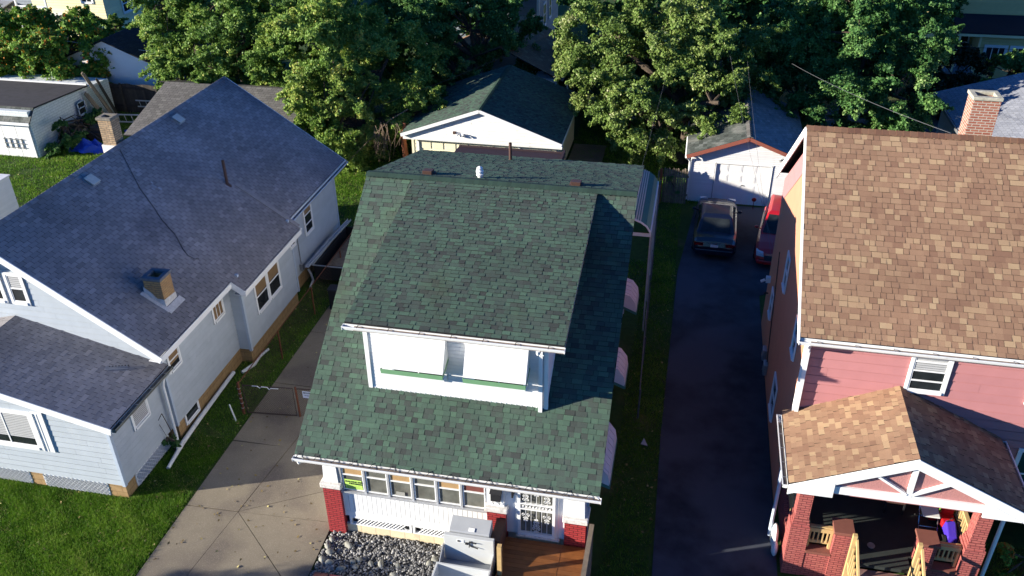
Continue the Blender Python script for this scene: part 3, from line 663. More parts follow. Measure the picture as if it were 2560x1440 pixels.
for x, y in ((WX, 18.7), (-14.35, 22.95), (-14.35, 27.1), (WX, 32.6)):
    mb = MB(); mb.box(x-.07, x+.025, y-.03 if y < 25 else y-.07, y+.07 if y < 25 else y+.03, .56, 3.7); mb.build('corner_board', BLUETR, B)
mb = MB(); mb.box(-23.95, -14.84, 18.75, 32.55, 0, .6); mb.box(-14.84, -14.42, 23.0, 27.05, 0, .6); mb.build('foundation', TAN, B)
# roof
mb = MB()
FY, BY = 18.2, 33.1
def strip(ya, yb, ex_): shingles(mb, (ex_, ya, zl(ex_)), (ex_, yb, zl(ex_)), (RX, yb, RZ), (RX, ya, RZ), 'tab', .135, uoff=ya-FY, rough=1.0)
strip(FY, 22.55, -14.4); strip(22.55, 27.2, -13.95); strip(27.2, BY, -14.4)
shingles(mb, (-24.4, BY, 3.65), (-24.4, FY, 3.65), (RX, FY, RZ), (RX, BY, RZ), 'tab', .28)
r2 = mb.build('roof', BLUESH, B)
mb = MB(); ridge_caps(mb, (RX, FY, RZ+.012), (RX, BY, RZ+.012), ((.827, 0, -.562), (-.827, 0, -.562)), ex=.16); mb.build('ridge_cap', BLUESH, r2)
mb = MB()
def bm(p, q, w=.03, h=.22): mb.beam(p, q, w, h)
for y, s in ((FY, -1), (BY, 1)):
    for ex_, ez in ((-14.38, zl(-14.38)), (-24.42, 3.65)): bm(V((ex_, y+s*.015, ez-.13)), V((RX, y+s*.015, RZ-.12)))
for ya, yb, ex_ in ((FY, 22.55, -14.4), (22.55, 27.2, -13.95), (27.2, BY, -14.4)):
    bm(V((ex_+.015, ya, zl(ex_)-.13)), V((ex_+.015, yb, zl(ex_)-.13)), .03, .2)
    mb.hexa([(WX if ex_ < -14 else -14.35, ya, 3.44 if ex_ < -14 else 3.14), (ex_, ya, 3.42 if ex_ < -14 else 3.14), (ex_, yb, 3.42 if ex_ < -14 else 3.14), (WX if ex_ < -14 else -14.35, yb, 3.44 if ex_ < -14 else 3.14)] + [(WX if ex_ < -14 else -14.35, ya, 3.46 if ex_ < -14 else 3.16), (ex_, ya, 3.45 if ex_ < -14 else 3.16), (ex_, yb, 3.45 if ex_ < -14 else 3.16), (WX if ex_ < -14 else -14.35, yb, 3.46 if ex_ < -14 else 3.16)])
for y in (22.55, 27.2): bm(V((-13.95, y, zl(-13.95)-.13)), V((-14.45, y, zl(-14.45)-.13)))
mb.build('fascia', WHITE, B)
gutter(B, (-14.37, 27.35, 3.58), (-14.37, BY, 3.58), (1, 0, 0), m=BLUETR)
mb = MB(); mb.beam((-16.3, 27.22, zl(-16.3)+.03), (-14.0, 27.22, zl(-14.0)+.03), .20, .02); mb.build('hip_flashing', mat('worn_shingle_strip', (.25, .235, .235), .9, .15, 12), r2)
# roof fittings
def onroof(x, y, h=0): return V((x, y, zl(x)+h))
for x, y in ((-19.0, 28.55), (-18.92, 22.95)):
    mb = MB(); c = onroof(x, y, .05); u = V((.827, 0, -.562)); n = V((.562, 0, .827))
    mb.frame_box(c, u, Y_, n, -.2, .2, -.2, .2, -.04, -.01, 1); mb.frame_box(c, u, Y_, n, -.15, .15, -.15, .15, -.01, .05, 1); mb.frame_box(c, u, Y_, n, -.2, .19, -.19, .19, .04, .085); mb.build('box_vent', [VENTW, METAL], r2, bevel=.015)
mb = MB(); c = onroof(-16.49, 26.95); mb.lathe([(.18, -.12), (.07, .03), (.055, .05), (.055, .95), (.045, .95), (.045, .8)], c, 12); mb.build('vent_pipe', VENTBR, r2)
cp = [(-19.25, 25.14), (-18.0, 24.0), (-17.3, 23.55), (-16.9, 23.25), (-16.33, 22.99), (-15.9, 22.6), (-15.7, 22.49), (-15.5, 22.52), (-15.43, 22.65)]
mb = MB(); mb.tube([onroof(x, y, .025) for x, y in cp], .009, 6); mb.build('roof_cable', BLACK, r2)
mb = MB()
for dx, dy, a in ((0, 0, .1), (.16, .08, .07), (.05, -.14, .06), (-.12, .1, .05)): mb.frame_box(onroof(-17.8+dx, 24.5+dy, .014), V((.827, 0, -.562)), Y_, V((.562, 0, .827)), -a, a, -a*.6, a*.6, 0, .004)
mb.build('exposed_patch', PALESH, r2)
# brick chimneys
def chimney(parent, x0, x1, y0, y1, zb_, zt_, m, cap=True, capm=None, fl=None):
    mb = MB(); t = .11
    for a in ((x0, x1, y0, y0+t), (x0, x1, y1-t, y1), (x0, x0+t, y0+t, y1-t), (x1-t, x1, y0+t, y1-t)): mb.box(a[0], a[1], a[2], a[3], zb_, zt_)
    mb.box(x0+t, x1-t, y0+t, y1-t, zb_, zt_-.5)
    o = mb.build('chimney', m, parent)
    mb = MB(); d = .04; h = .10
    for a in ((x0-d, x1+d, y0-d, y0+t), (x0-d, x1+d, y1-t, y1+d), (x0-d, x0+t, y0+t, y1-t), (x1-t, x1+d, y0+t, y1-t)): mb.box(a[0], a[1], a[2], a[3], zt_, zt_+h)
    mb.build('chimney_cap', capm or BRICKLET, o, bevel=.02)
    mb = MB(); mb.box(x0+t, x1-t, y0+t, y1-t, zt_-.5, zt_-.46); mb.build('flue', BLACK, o)
    return o
c1 = chimney(r2, -15.72, -15.14, 20.02, 20.60, 3.9, 5.05, TANBR, capm=mat('slate_cap', (.12, .13, .15), .8, .2, 10))
u = V((.827, 0, -.562)); n = V((.562, 0, .827))
mb = MB(); mb.frame_box(onroof(-15.43, 19.92), u, Y_, n, -.48, .52, -.06, .10, 0, .03); mb.frame_box(onroof(-15.06, 20.3), u, Y_, n, -.06, .16, -.42, .42, .0, .03)
mb.face([(-15.76, 20.0, zl(-15.76)+.02), (-15.12, 20.0, zl(-15.12)+.02), (-15.12, 20.0, zl(-15.12)+.28), (-15.35, 20.0, zl(-15.12)+.30), (-15.5, 20.0, zl(-15.5)+.22), (-15.76, 20.0, zl(-15.76)+.25)])
mb.face([(-15.12, 20.0, zl(-15.12)+.02), (-15.12, 20.62, zl(-15.12)+.02), (-15.12, 20.62, zl(-15.12)+.22), (-15.12, 20.0, zl(-15.12)+.28)]); mb.build('flashing', FLASH, c1)
c2 = chimney(r2, -20.06, -19.56, 25.42, 25.88, 6.0, 7.88, mat('weathered_tan_brick', (.30, .20, .115), .9, .3, 9, brick=dict(c2=(.38, .27, .16), mortar=(.15, .12, .09), m=.012), bump=.5), capm=mat('sooty_mortar_cap', (.17, .15, .12), .9, .3, 12))
mb = MB(); mb.box(-20.11, -19.50, 25.37, 25.93, 6.55, 6.98); mb.build('flashing', mat('white_parging', (.6, .58, .54), .8, .1, 8), c2)
mb = MB(); mb.frame_box(V((-15.75, 17.95, 3.24)), V((.80, .55, -.2)).normalized(), V((-.55, .83, .1)).normalized(), V((.24, 0, .97)), -.30, .30, -.10, .12, .008, .022)
for k in range(7): mb.frame_box(V((-15.72, 18.02, 3.24)), V((.80, .55, -.2)).normalized(), V((-.55, .83, .1)).normalized(), V((.24, 0, .97)), -.27+.085*k, -.235+.085*k, .0, .03, .02, .03, 1)
mb.build('metal_flashing', [PALESH, BLACK], B)
# porch
PS = .25; zp = lambda x: 2.97 + PS*(-14.6-x) if x > RX else 2.97 + PS*(x+24.2)
mb = MB()
siding(mb, [(0, .5), (9.0, .5), (9.0, 2.83), (4.5, 3.95), (0, 2.83)], (-23.95, 16.0, 0), X_, -Y_, .2, .022)
siding(mb, [(0, .5), (2.7, .5), (2.7, 2.95), (0, 2.95)], (-14.95, 16.0, 0), Y_, X_, .2, .022)
mb.build('porch_wall', BLUE, B)
mb = MB(); mb.box(-15.02, -14.92, 15.97, 16.08, .5, 2.85); mb.build('porch_corner_board', BLUETR, B)
mb = MB(); PF, PB_ = 15.72, 18.72
shingles(mb, (-14.6, PF, 2.97), (-14.6, PB_, 2.97), (RX, PB_, zp(RX)), (RX, PF, zp(RX)), 'tab', .14, rough=.2)
shingles(mb, (-24.2, PB_, 2.97), (-24.2, PF, 2.97), (RX, PF, zp(RX)), (RX, PB_, zp(RX)), 'tab', .28)
pr_ = mb.build('porch_roof', BLUESH, B)
mb = MB()
for ex_ in (-14.58, -24.22): mb.beam((ex_, PF-.015, 2.97-.12), (RX, PF-.015, zp(RX)-.12), .03, .22)
mb.beam((-14.585, PF, 2.85), (-14.585, PB_, 2.85), .03, .15); mb.box(-14.95, -14.6, PF, PB_, 2.80, 2.82); mb.build('porch_fascia', WHITE, pr_)
gutter(pr_, (-14.57, PF+.02, 2.93), (-14.57, PB_, 2.93), (1, 0, 0), m=mat('dark_gutter', (.10, .11, .10), .6, .2, 10))
mb = MB(); mb.tube([(-14.52, 18.62, 2.84), (-14.55, 18.6, 2.72), (-14.75, 18.55, 2.55), (-14.80, 18.50, 2.3), (-14.80, 18.5, .35), (-14.70, 18.35, .18), (-14.60, 18.15, .12)], .05, 8); mb.build('downspout', WHITE, B)
for a, b in ((-15.55, -14.98), (-18.15, -17.70), (-20.8, -20.3)): mb = MB(); mb.box(a, b, 16.03, 16.5, 0, .5); mb.build('brick_pier', TAN, B)
mb = MB()
def lattice(O, U, N, L, h, m=0):
    O, U, N = V(O), V(U), V(N); mb.frame_box(O, U, Z_, N, 0, L, 0, h, -.08, -.05, 1)  # black backing stands in for the shaded space under the porch
    mb.frame_box(O, U, Z_, N, 0, L, 0, .035, -.01, .012); mb.frame_box(O, U, Z_, N, 0, L, h-.035, h, -.01, .012); mb.frame_box(O, U, Z_, N, 0, .04, 0, h, -.01, .012); mb.frame_box(O, U, Z_, N, L-.04, L, 0, h, -.01, .012)
    k = -h
    while k < L:
        for s in (1, -1):
            pts = [(k, 0), (k+h, h)] if s > 0 else [(k+h, 0), (k, h)]
            (x0, z0), (x1, z1) = pts
            lo = max(0, min(x0, x1)); hi = min(L, max(x0, x1))
            if hi - lo < .05: continue
            f = lambda x: z0 + (z1-z0)*(x-x0)/(x1-x0)
            mb.beam(O+U*lo+Z_*f(lo)+N*(-.004*s), O+U*hi+Z_*f(hi)+N*(-.004*s), .008, .062, up=N)
        k += .145
lattice((-17.70, 16.03, .02), X_, -Y_, 2.15, .47); lattice((-20.3, 16.03, .02), X_, -Y_, 2.15, .47); lattice((-14.97, 16.5, .02), Y_, X_, 1.85, .47)
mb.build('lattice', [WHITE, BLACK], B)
# windows
wl = window(B, (-20.4, 16.0-.01, 1.62), X_, -Y_, 3.02, 1.20, rails=(), bars=(.33, .70), trim=.10, blind=(.25, 1, BLIND), sash=.05)
mb = MB(); mb.box(-17.26, -16.90, 15.955, 16.0, 1.50, 2.96); mb.box(-17.24, -17.20, 15.93, 15.96, 1.52, 2.9); mb.box(-17.12, -17.08, 15.945, 15.96, 1.52, 2.9); mb.build('shutter', WHITE, wl)
window(B, (-14.95+.012, 17.02, 1.84), Y_, X_, .72, .55, rails=(), blind=(0, 1, BLIND))
window(B, (WX+.012, 19.0, 2.48), Y_, X_, .56, .64, bars=(), rails=(.5,), blind=(.3, 1, SHADE))
window(B, (WX+.012, 21.78, 2.50), Y_, X_, .62, .58, bars=(.33, .66), rails=(), blind=(.0, .9, SHADE))
for y in (23.85, 24.85): window(B, (-14.35+.012, y, 1.62), Y_, X_, .86, 1.16, rails=(.5,), blind=(.55, 1, SHADE))
window(B, (-14.35+.012, 26.92, 2.58), Y_, X_, .40, .28, rails=(), trim=.05, blind=(.3, .9, SHADE))
window(B, (WX+.012, 29.28, 1.92), Y_, X_, .68, 1.28, rails=(.62, .3), blind=(.65, 1, SHADE))
window(B, (-14.835, 19.18, .26), Y_, X_, .75, .36, rails=(), trim=.05)
for x in (-20.0, -19.22): window(B, (x, 18.69, 4.72), X_, -Y_, .46, .92, rails=(.5,), trim=.09, blind=(.5, 1, BLIND))
mb = MB(); mb.tube([(-14.40, 27.3, 3.5), (-14.70, 27.35, 3.3), (-14.76, 27.4, 3.1), (-14.76, 27.4, .2)], .035, 8); mb.build('downspout', BLUETR, B)
mb = MB(); mb.tube([(-14.76, 28.4, 3.4), (-14.76, 28.4, 1.0)], .02, 6); mb.box(-14.78, -14.66, 28.28, 28.45, .75, 1.05); mb.build('electric_meter', METAL, B)
mb = MB(); mb.tube([(-14.74, 28.9, .5), (-14.62, 28.85, .3), (-14.50, 28.7, .1), (-14.42, 28.2, .06)], .05, 8); mb.build('drain_elbow', PIPEW, B)

# ================================================================== PINK HOUSE (right)
K = thing('pink_house', 'two storey pink and salmon house with brown shingle roof and brick porch', 'house', (7.5, 19.35, 0))
PX = 3.54; KY0, KY1 = 19.35, 29.0; EZ = 6.1; RY, RZ2 = 24.2, 9.68; sl = (RZ2-EZ)/(RY-19.0)
mb = MB(); siding(mb, [(0, .95), (9.5, .95), (9.5, 6.05), (0, 6.05)], (PX, KY0, 0), X_, -Y_, .27, .03); mb.build('front_wall', PINK, K)
mb = MB(); mb.face([(PX, KY0, 0), (PX, KY1, 0), (PX, KY1, 5.9), (PX, RY+.2, 8.75), (PX, RY-.2, 8.75), (PX, KY0, 5.95)][::-1])
mb.face([(13.0, KY0, 0), (13.0, KY1, 0), (13.0, KY1, 5.9), (13.0, RY, 9.2), (13.0, KY0, 5.95)]); mb.face([(PX, KY1, 0), (13, KY1, 0), (13, KY1, 6), (PX, KY1, 6)][::-1]); mb.build('side_wall', ORANGE, K)
mb = MB(); siding(mb, [(0, 5.1), (4.78, 8.5), (4.78, 9.30), (0, 6.0)], (PX-.01, KY1, 0), -Y_, -X_, .11, .012)
mb.build('gable_siding', PINK, K)
mb = MB(); mb.box(PX-.03, PX+.12, KY0-.05, KY0+.02, .95, 6.05); mb.build('corner_board', WHITE, K)
mb = MB(); a, b, c, d = V((3.30, 19.0, EZ)), V((13.3, 19.0, EZ)), V((13.3, RY, RZ2)), V((3.30, RY, RZ2)); shingles(mb, a, b, c, d, ex=.163)
e, f = V((13.3, 29.4, EZ)), V((3.30, 29.4, EZ)); shingles(mb, e, f, d, c, ex=.28)
kr = mb.build('roof', BROWN, K)
mb = MB(); ridge_caps(mb, d+V((0, 0, .012)), c+V((0, 0, .012)), ((0, -.823, -.567), (0, .823, -.567)), ex=.18, w=.18); mb.build('ridge_cap', CAPBR, kr)
mb = MB()
for p, q in ((a, d), (f, d)): mb.beam(p+V((-.015, 0, -.14)), q+V((-.015, 0, -.14)), .03, .24)
mb.beam(a+V((0, .04, -.12)), b+V((0, .04, -.12)), .03, .2); mb.box(3.32, 13.2, 19.05, 19.35, 5.93, 5.95); mb.build('fascia', WHITE, K)
gutter(K, (3.28, 19.0, 6.04), (13.2, 19.0, 6.04), (0, -1, 0), w=.13, hang=.85)
mb = MB(); mb.tube([(3.50, 18.92, 5.94), (3.52, 18.95, 5.85), (3.60, 19.22, 5.68), (3.60, 19.25, 5.5)], .055, 8); mb.box(3.55, 3.65, 19.20, 19.30, 3.6, 5.55); mb.build('downspout', WHITE, K)
for x in (6.17, 9.02, 11.4): window(K, (x, KY0-.02, 4.66), X_, -Y_, .82, 1.16, rails=(.26, .52, .76), trim=.08, blind=(.0, .5, BLIND) if x > 9 else (.55, 1, BLIND), name='window')
window(K, (4.95, KY0-.02, 1.5), X_, -Y_, 1.3, 1.3, rails=(), bars=(.5,), trim=.06)
window(K, (9.3, KY0-.02, 1.6), X_, -Y_, 1.3, 1.5, rails=(.5,), trim=.08, glass=mat('teal_tinted_glass', (.01, .05, .045), .1, .2, 3))
for (ya, yb, z0, h) in ((24.35, 24.95, 4.2, 1.1), (26.6, 27.2, 1.75, .9), (22.35, 23.2, .7, 1.2), (20.6, 21.2, 4.3, 1.0)): window(K, (PX-.01, yb, z0), -Y_, -X_, yb-ya, h, trim=.05, rails=(.5,), name='window', proud=.045)
mb = MB()
for y, z in ((26.2, .35), (25.4, .30)): mb.box(PX-.14, PX, y-.18, y+.18, z, z+.45)
mb.build('gas_meter', METAL, K, bevel=.03)
mb = MB(); mb.tube([(PX-.03, 27.0, 4.2), (PX-.03, 26.3, 2.6), (PX-.03, 25.6, 1.0), (PX-.03, 25.4, .7)], .015, 6); mb.tube([(PX-.05, 28.1, 1.9), (PX-.18, 28.0, 1.95)], .03, 6); mb.build('wall_cable', BLACK, K)
mb = MB(); mb.box(PX-.16, PX, 28.3, 28.5, 2.2, 2.4); mb.tube([(PX-.2, 28.35, 2.3), (PX-.34, 28.3, 2.25)], .05, 8); mb.build('flood_light', WHITE, K)
kc = chimney(K, 7.62, 8.32, 25.0, 25.6, 8.0, 10.42, CHIMBR, capm=mat('mottled_mortar_cap', (.36, .34, .27), .9, .3, 14))
# porch of the pink house
PY, PZ = 16.9, .95
mb = MB()
shingles(mb, (3.28, 19.4, 3.42), (3.28, 16.58, 3.42), (6.0, 16.58, 4.70), (6.0, 19.4, 4.70)); shingles(mb, (8.72, 16.58, 3.42), (8.72, 19.4, 3.42), (6.0, 19.4, 4.70), (6.0, 16.58, 4.70))
po = mb.build('porch_roof', BROWN, K)
gutter(po, (3.27, 19.3, 3.37), (3.27, 16.6, 3.37), (-1, 0, 0), hang=.5); gutter(po, (8.73, 16.6, 3.37), (8.73, 19.3, 3.37), (1, 0, 0), hang=.6)
mb = MB(); F = 16.58
sh = lambda x: 3.42 + (x-3.28)*.4706 if x < 6 else 3.42 + (8.72-x)*.4706
for s, xe in ((-1, 3.28), (1, 8.72)): mb.hexa([(xe, F-.04, sh(xe)-.30), (6, F-.04, 4.70-.30), (6, F, 4.70-.30), (xe, F, sh(xe)-.30), (xe, F-.04, sh(xe)-.02), (6, F-.04, 4.68), (6, F, 4.68), (xe, F, sh(xe)-.02)] if s < 0 else [(6, F-.04, 4.40), (xe, F-.04, sh(xe)-.30), (xe, F, sh(xe)-.30), (6, F, 4.40), (6, F-.04, 4.68), (xe, F-.04, sh(xe)-.02), (xe, F, sh(xe)-.02), (6, F, 4.68)])
mb.box(3.5, 8.5, F+.01, F+.17, 3.30, 3.52)
mb.prism([(3.45, F-.045, 3.20), (4.32, F-.045, 3.20), (4.32, F-.045, 3.68), (3.45, F-.045, 3.22)], (0, 1, 0), .05); mb.prism([(7.68, F-.045, 3.20), (8.55, F-.045, 3.20), (8.55, F-.045, 3.22), (7.68, F-.045, 3.68)], (0, 1, 0), .05)
mb.box(5.94, 6.06, F+.0, F+.06, 3.5, 4.45); mb.beam((5.94, F+.03, 3.56), (5.05, F+.03, 4.12), .06, .09, up=(0, 1, 0)); mb.beam((6.06, F+.03, 3.56), (6.95, F+.03, 4.12), .06, .09, up=(0, 1, 0))
mb.box(3.5, 3.62, 16.7, 19.3, 3.22, 3.40); mb.box(8.38, 8.5, 16.7, 19.3, 3.22, 3.40)
mb.build('gable_truss', WHITE, po)
mb = MB(); mb.prism([(3.9, F+.07, 3.5), (8.1, F+.07, 3.5), (6.0, F+.07, 4.42)], (0, 1, 0), .05); mb.build('gable_panel', PINKST, po)
mb = MB(); mb.box(3.6, 8.4, 16.7, 19.3, 3.18, 3.22); mb.build('porch_ceiling', PINK, po)
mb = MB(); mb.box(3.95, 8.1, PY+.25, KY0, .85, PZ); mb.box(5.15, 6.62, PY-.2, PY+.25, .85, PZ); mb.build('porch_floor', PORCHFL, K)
for s, x0 in ((1, 3.60), (-1, 8.22)):
    X = lambda q: x0 + s*q
    bb = lambda mbx, q0, q1, y0, y1, z0, z1: mbx.box(min(X(q0), X(q1)), max(X(q0), X(q1)), y0, y1, z0, z1)
    mb = MB(); bb(mb, 0, .48, PY, PY+.50, 0, 1.75); bb(mb, .03, .45, PY+.03, PY+.47, 1.75, 1.85); bb(mb, .05, .43, PY+.05, PY+.45, 1.85, 1.95); bb(mb, .07, .41, PY+.07, PY+.43, 1.95, 3.22); mb.build('brick_pillar', PORCHBR, K)
    mb = MB(); bb(mb, .48, 1.10, PY+.02, PY+.30, 0, .88); bb(mb, .06, .30, PY+.5, KY0, 0, .85); mb.build('porch_base_wall', PORCHBR, K)
    mb = MB(); bb(mb, .48, 1.10, PY-.03, PY+.32, .88, .95); mb.build('ledge', CAPST, K)
    mb = MB(); bb(mb, 1.10, 1.50, PY-.02, PY+.40, 0, 1.72); o = mb.build('short_pillar', PORCHBR, K)
    mb = MB(); bb(mb, 1.05, 1.56, PY-.08, PY+.46, 1.72, 1.80); mb.build('pillar_cap', CAPST, o, bevel=.01)
    mb = MB(); bb(mb, .50, 1.09, PY+.16, PY+.24, 1.62, 1.68); bb(mb, .50, 1.09, PY+.12, PY+.16, 1.52, 1.64); bb(mb, .50, 1.09, PY+.16, PY+.20, 1.10, 1.20)
    bb(mb, .50, .56, PY+.14, PY+.24, .95, 1.66); bb(mb, 1.03, 1.09, PY+.14, PY+.24, .95, 1.66)
    for k in range(4): bb(mb, .62+.11*k, .655+.11*k, PY+.14, PY+.18, 1.15, 1.60)
    mb.build('porch_railing', WOODL, K)
    mb = MB(); xr = X(.18); mb.box(xr-.05, xr+.05, PY+.55, KY0-.1, 1.70, 1.76); mb.box(xr-.03, xr+.03, PY+.55, KY0-.1, 1.10, 1.18)
    k = PY+.62
    while k < KY0-.15: mb.box(xr-.02, xr+.02, k, k+.035, 1.1, 1.72); k += .13
    mb.build('porch_railing', WOODL, K)
    # stair rail, running down and forward off the porch front
    xs = 5.10 if s > 0 else 6.62
    mb = MB(); mb.box(xs-.05, xs+.05, PY-.30, PY-.20, .1, 1.98); mb.beam((xs+.06, PY-.2, 1.86), (xs+.06, PY-2.3, .82), .05, .10); mb.beam((xs, PY-.3, 1.02), (xs, PY-2.3, .02+.2), .05, .08)
    for k in range(12):
        y = PY-.45-k*.155; zz = 1.0 - (PY-.3-y)*.42; mb.box(xs-.02, xs+.02, y, y+.04, zz, zz+.74)
    mb.build('stair_railing', WOODL, K)
mb = MB()
for k in range(5): mb.box(5.2, 6.55, PY-.2-.32*(k+1), PY-.2-.32*k, 0, .78-.17*k)
mb.build('porch_steps', mat('painted_step', (.20, .10, .085), .8, .2, 6, stain=(2, .5, (.3, .27, .24), .5)), K)
mb = MB(); mb.tube([(3.30, 16.75, 3.28), (3.28, 17.0, 3.1), (3.30, 17.7, 2.9), (3.30, 17.8, 2.7), (3.30, 17.85, .35)], .05, 8); mb.build('downspout', BLUETR, K)
mb = MB(); mb.tube([(8.62, 16.75, 3.3), (8.5, 17.1, 3.1), (8.47, 17.2, 2.8), (8.47, 17.2, .2)], .05, 8); mb.build('downspout', WHITE, K)
mb = MB(); mb.box(6.95, 7.8, KY0-.06, KY0-.015, .96, 3.0); dd = mb.build('front_door', SHADER, K)

# ================================================================== GARAGES
G = thing('double_garage', 'cream double garage with green roof behind the green roofed house', 'garage', (-9.85, 39.8, 0))
gx0, gx1, gy0, gy1 = -13.55, -6.15, 39.85, 46.4
mb = MB()
siding(mb, [(0, 0), (.35, 0), (.35, 2.25), (0, 2.25)], (gx0, gy0, 0), X_, -Y_, .2, .022)
siding(mb, [(5.55, 0), (7.4, 0), (7.4, 2.25), (5.55, 2.25)], (gx0, gy0, 0), X_, -Y_, .2, .022)
siding(mb, [(0, 0), (6.5, 0), (6.5, 2.5), (0, 2.5)], (gx1, gy0, 0), Y_, X_, .2, .022)
siding(mb, [(0, 0), (7.4, 0), (7.4, 2.5), (3.7, 3.7), (0, 2.5)], (gx1, gy1, 0), -X_, Y_, .2, .022)
mb.face([(gx0, gy0, 0), (gx0, gy1, 0), (gx0, gy1, 2.5), (gx0, gy0, 2.5)][::-1]); mb.build('wall', CREAM, G)
mb = MB(); siding(mb, [(0, 2.2), (8.1, 2.2), (8.1, 2.42), (4.05, 3.86), (0, 2.42)], (-13.9, 39.5, 0), X_, -Y_, .16, .016); mb.box(-13.9, -5.8, 39.49, 39.85, 2.16, 2.2); mb.build('gable_siding', PEEL, G)
mb = MB(); a, b, c, d = V((-13.95, 39.35, 2.5)), V((-13.95, 46.7, 2.5)), V((-9.87, 46.7, 3.98)), V((-9.87, 39.35, 3.98))
shingles(mb, b, a, d, c, ex=.143); e, f = V((-5.80, 39.35, 2.5)), V((-5.80, 46.7, 2.5)); shingles(mb, e, f, c, d, ex=.143); gr = mb.build('roof', GREEN, G)
mb = MB(); ridge_caps(mb, d+V((0, 0, .01)), c+V((0, 0, .01)), ((-.95, 0, -.31), (.95, 0, -.31)), ex=.15, w=.14); mb.build('ridge_cap', CAPGR, gr)
mb = MB()
mb.beam(a+V((0, -.015, -.09)), d+V((0, -.015, -.09)), .03, .16); mb.beam(e+V((0, -.015, -.09)), d+V((0, -.015, -.09)), .03, .16)
mb.beam(a+V((0, 0, -.08)), b+V((0, 0, -.08)), .03, .14); mb.beam(e+V((0, 0, -.08)), f+V((0, 0, -.08)), .03, .14); mb.build('fascia', WHITE, G)
mb = MB(); mb.box(-13.18, -8.02, 39.86, 39.90, 0, 2.06)
for r in range(4):
    for k in range(8):
        x = -13.14+k*.645; mb.box(x+.07, x+.57, 39.835, 39.862, .06+r*.51, .48+r*.51)
mb.build('garage_door', CREAM, G)
mb = MB(); mb.box(-13.25, -13.17, 39.78, 39.86, 0, 2.1); mb.box(-8.03, -7.95, 39.78, 39.86, 0, 2.1); mb.box(-13.25, -7.95, 39.76, 39.86, 2.06, 2.14); mb.build('door_frame', WHITE, G)
mb = MB(); mb.box(-11.25, -11.12, 39.38, 39.5, 2.62, 2.74, 1)
for s in (-1, 1): mb.tube([(-10.86, 39.48, 2.62), (-10.86+s*.10, 39.36, 2.66), (-10.86+s*.17, 39.28, 2.60)], [.03, .03, .07], 8)
mb.lathe([(.06, 0), (.07, .08), (.03, .12)], (-10.86, 39.42, 2.50), 8); mb.build('flood_light', [WHITE, VENTBR], G)
mb = MB(); mb.box(gx0-.02, gx0+.10, 39.82, 39.9, 0, 2.3); mb.box(gx1-.1, gx1+.02, 39.82, 39.9, 0, 2.3); mb.build('corner_board', CREAM, G)

Q = thing('white_garage', 'small white vinyl garage with red fascia at the end of the asphalt driveway', 'garage', (2.95, 39.4, 0))
x0, x1, y0, y1, xm = .42, 5.48, 39.4, 46.2, 2.95
mb = MB()
siding(mb, [(0, 0), (1.12, 0), (1.12, 2.55), (0, 2.55)], (x0, y0, 0), X_, -Y_, .1, .012); siding(mb, [(3.78, 0), (5.06, 0), (5.06, 2.55), (3.78, 2.55)], (x0, y0, 0), X_, -Y_, .1, .012)
siding(mb, [(1.12, 2.08), (3.78, 2.08), (3.78, 2.55), (1.12, 2.55)], (x0, y0, 0), X_, -Y_, .1, .012); siding(mb, [(0, 2.55), (5.06, 2.55), (2.53, 3.45)], (x0, y0, 0), X_, -Y_, .1, .012)
siding(mb, [(0, 0), (6.8, 0), (6.8, 2.5), (0, 2.5)], (x1, y0, 0), Y_, X_, .1, .012); mb.face([(x0, y0, 0), (x0, y1, 0), (x0, y1, 2.5), (x0, y0, 2.5)][::-1]); mb.face([(x0, y1, 0), (x1, y1, 0), (x1, y1, 2.5), (xm, y1, 3.4), (x0, y1, 2.5)]); mb.build('wall', WHITESD, Q)
mb = MB(); a, b, c, d = V((.18, 39.1, 2.5)), V((.18, 46.5, 2.5)), V((xm, 46.5, 3.56)), V((xm, 39.1, 3.56)); shingles(mb, b, a, d, c, 'tab', .20); e, f = V((5.72, 39.1, 2.5)), V((5.72, 46.5, 2.5))
qr = mb.build('roof', OLDSH, Q, ); mb = MB(); shingles(mb, e, f, c, d, 'tab', .143); mb.build('east_slope', BLUESH, qr)
mb = MB(); ridge_caps(mb, d+V((0, 0, .01)), c+V((0, 0, .01)), ((-.93, 0, -.36), (.93, 0, -.36)), ex=.3, w=.16); mb.build('ridge_cap', GREYSH, qr)
for p in (a, e): mb = MB(); mb.beam(p+V((0, -.015, -.10)), d+V((0, -.015, -.10)), .03, .17); mb.build('fascia', REDTR, Q)
mb = MB(); mb.box(1.56, 4.18, 39.45, 39.49, 0, 2.08)
for r in range(4):
    for k in range(4):
        x = 1.60+k*.645; z = .05+r*.515; mb.box(x+.07, x+.58, 39.441, 39.452, z+.07, z+.42); mb.box(x+.12, x+.53, 39.436, 39.445, z+.12, z+.37)
mb.box(1.56, 1.60, 39.36, 39.45, 0, 2.1); mb.box(4.14, 4.18, 39.36, 39.45, 0, 2.1); mb.box(1.54, 4.2, 39.36, 39.45, 2.06, 2.12); gd = mb.build('garage_door', WHITE, Q)
mb = MB(); mb.box(2.86, 2.92, 39.39, 39.43, .98, 1.02); mb.build('handle', BLACK, gd)
mb = MB(); mb.tube([(.16, 46.3, 2.42), (.16, 39.2, 2.42), (.16, 39.15, 2.35), (.30, 39.3, 2.2), (.36, 39.36, 2.05), (.36, 39.36, .1)], .045, 8); mb.build('downspout', WHITE, Q)
mb = MB(); mb.lathe([(.06, 0), (.07, .07), (.02, .12)], (4.55, 39.32, 2.42), 8); mb.tube([(4.55, 39.34, 2.5), (4.70, 39.22, 2.42), (4.78, 39.15, 2.36)], [.03, .04, .07], 8); mb.tube([(4.55, 39.34, 2.5), (4.44, 39.22, 2.44)], [.03, .06], 8); mb.build('flood_light', METAL, Q)

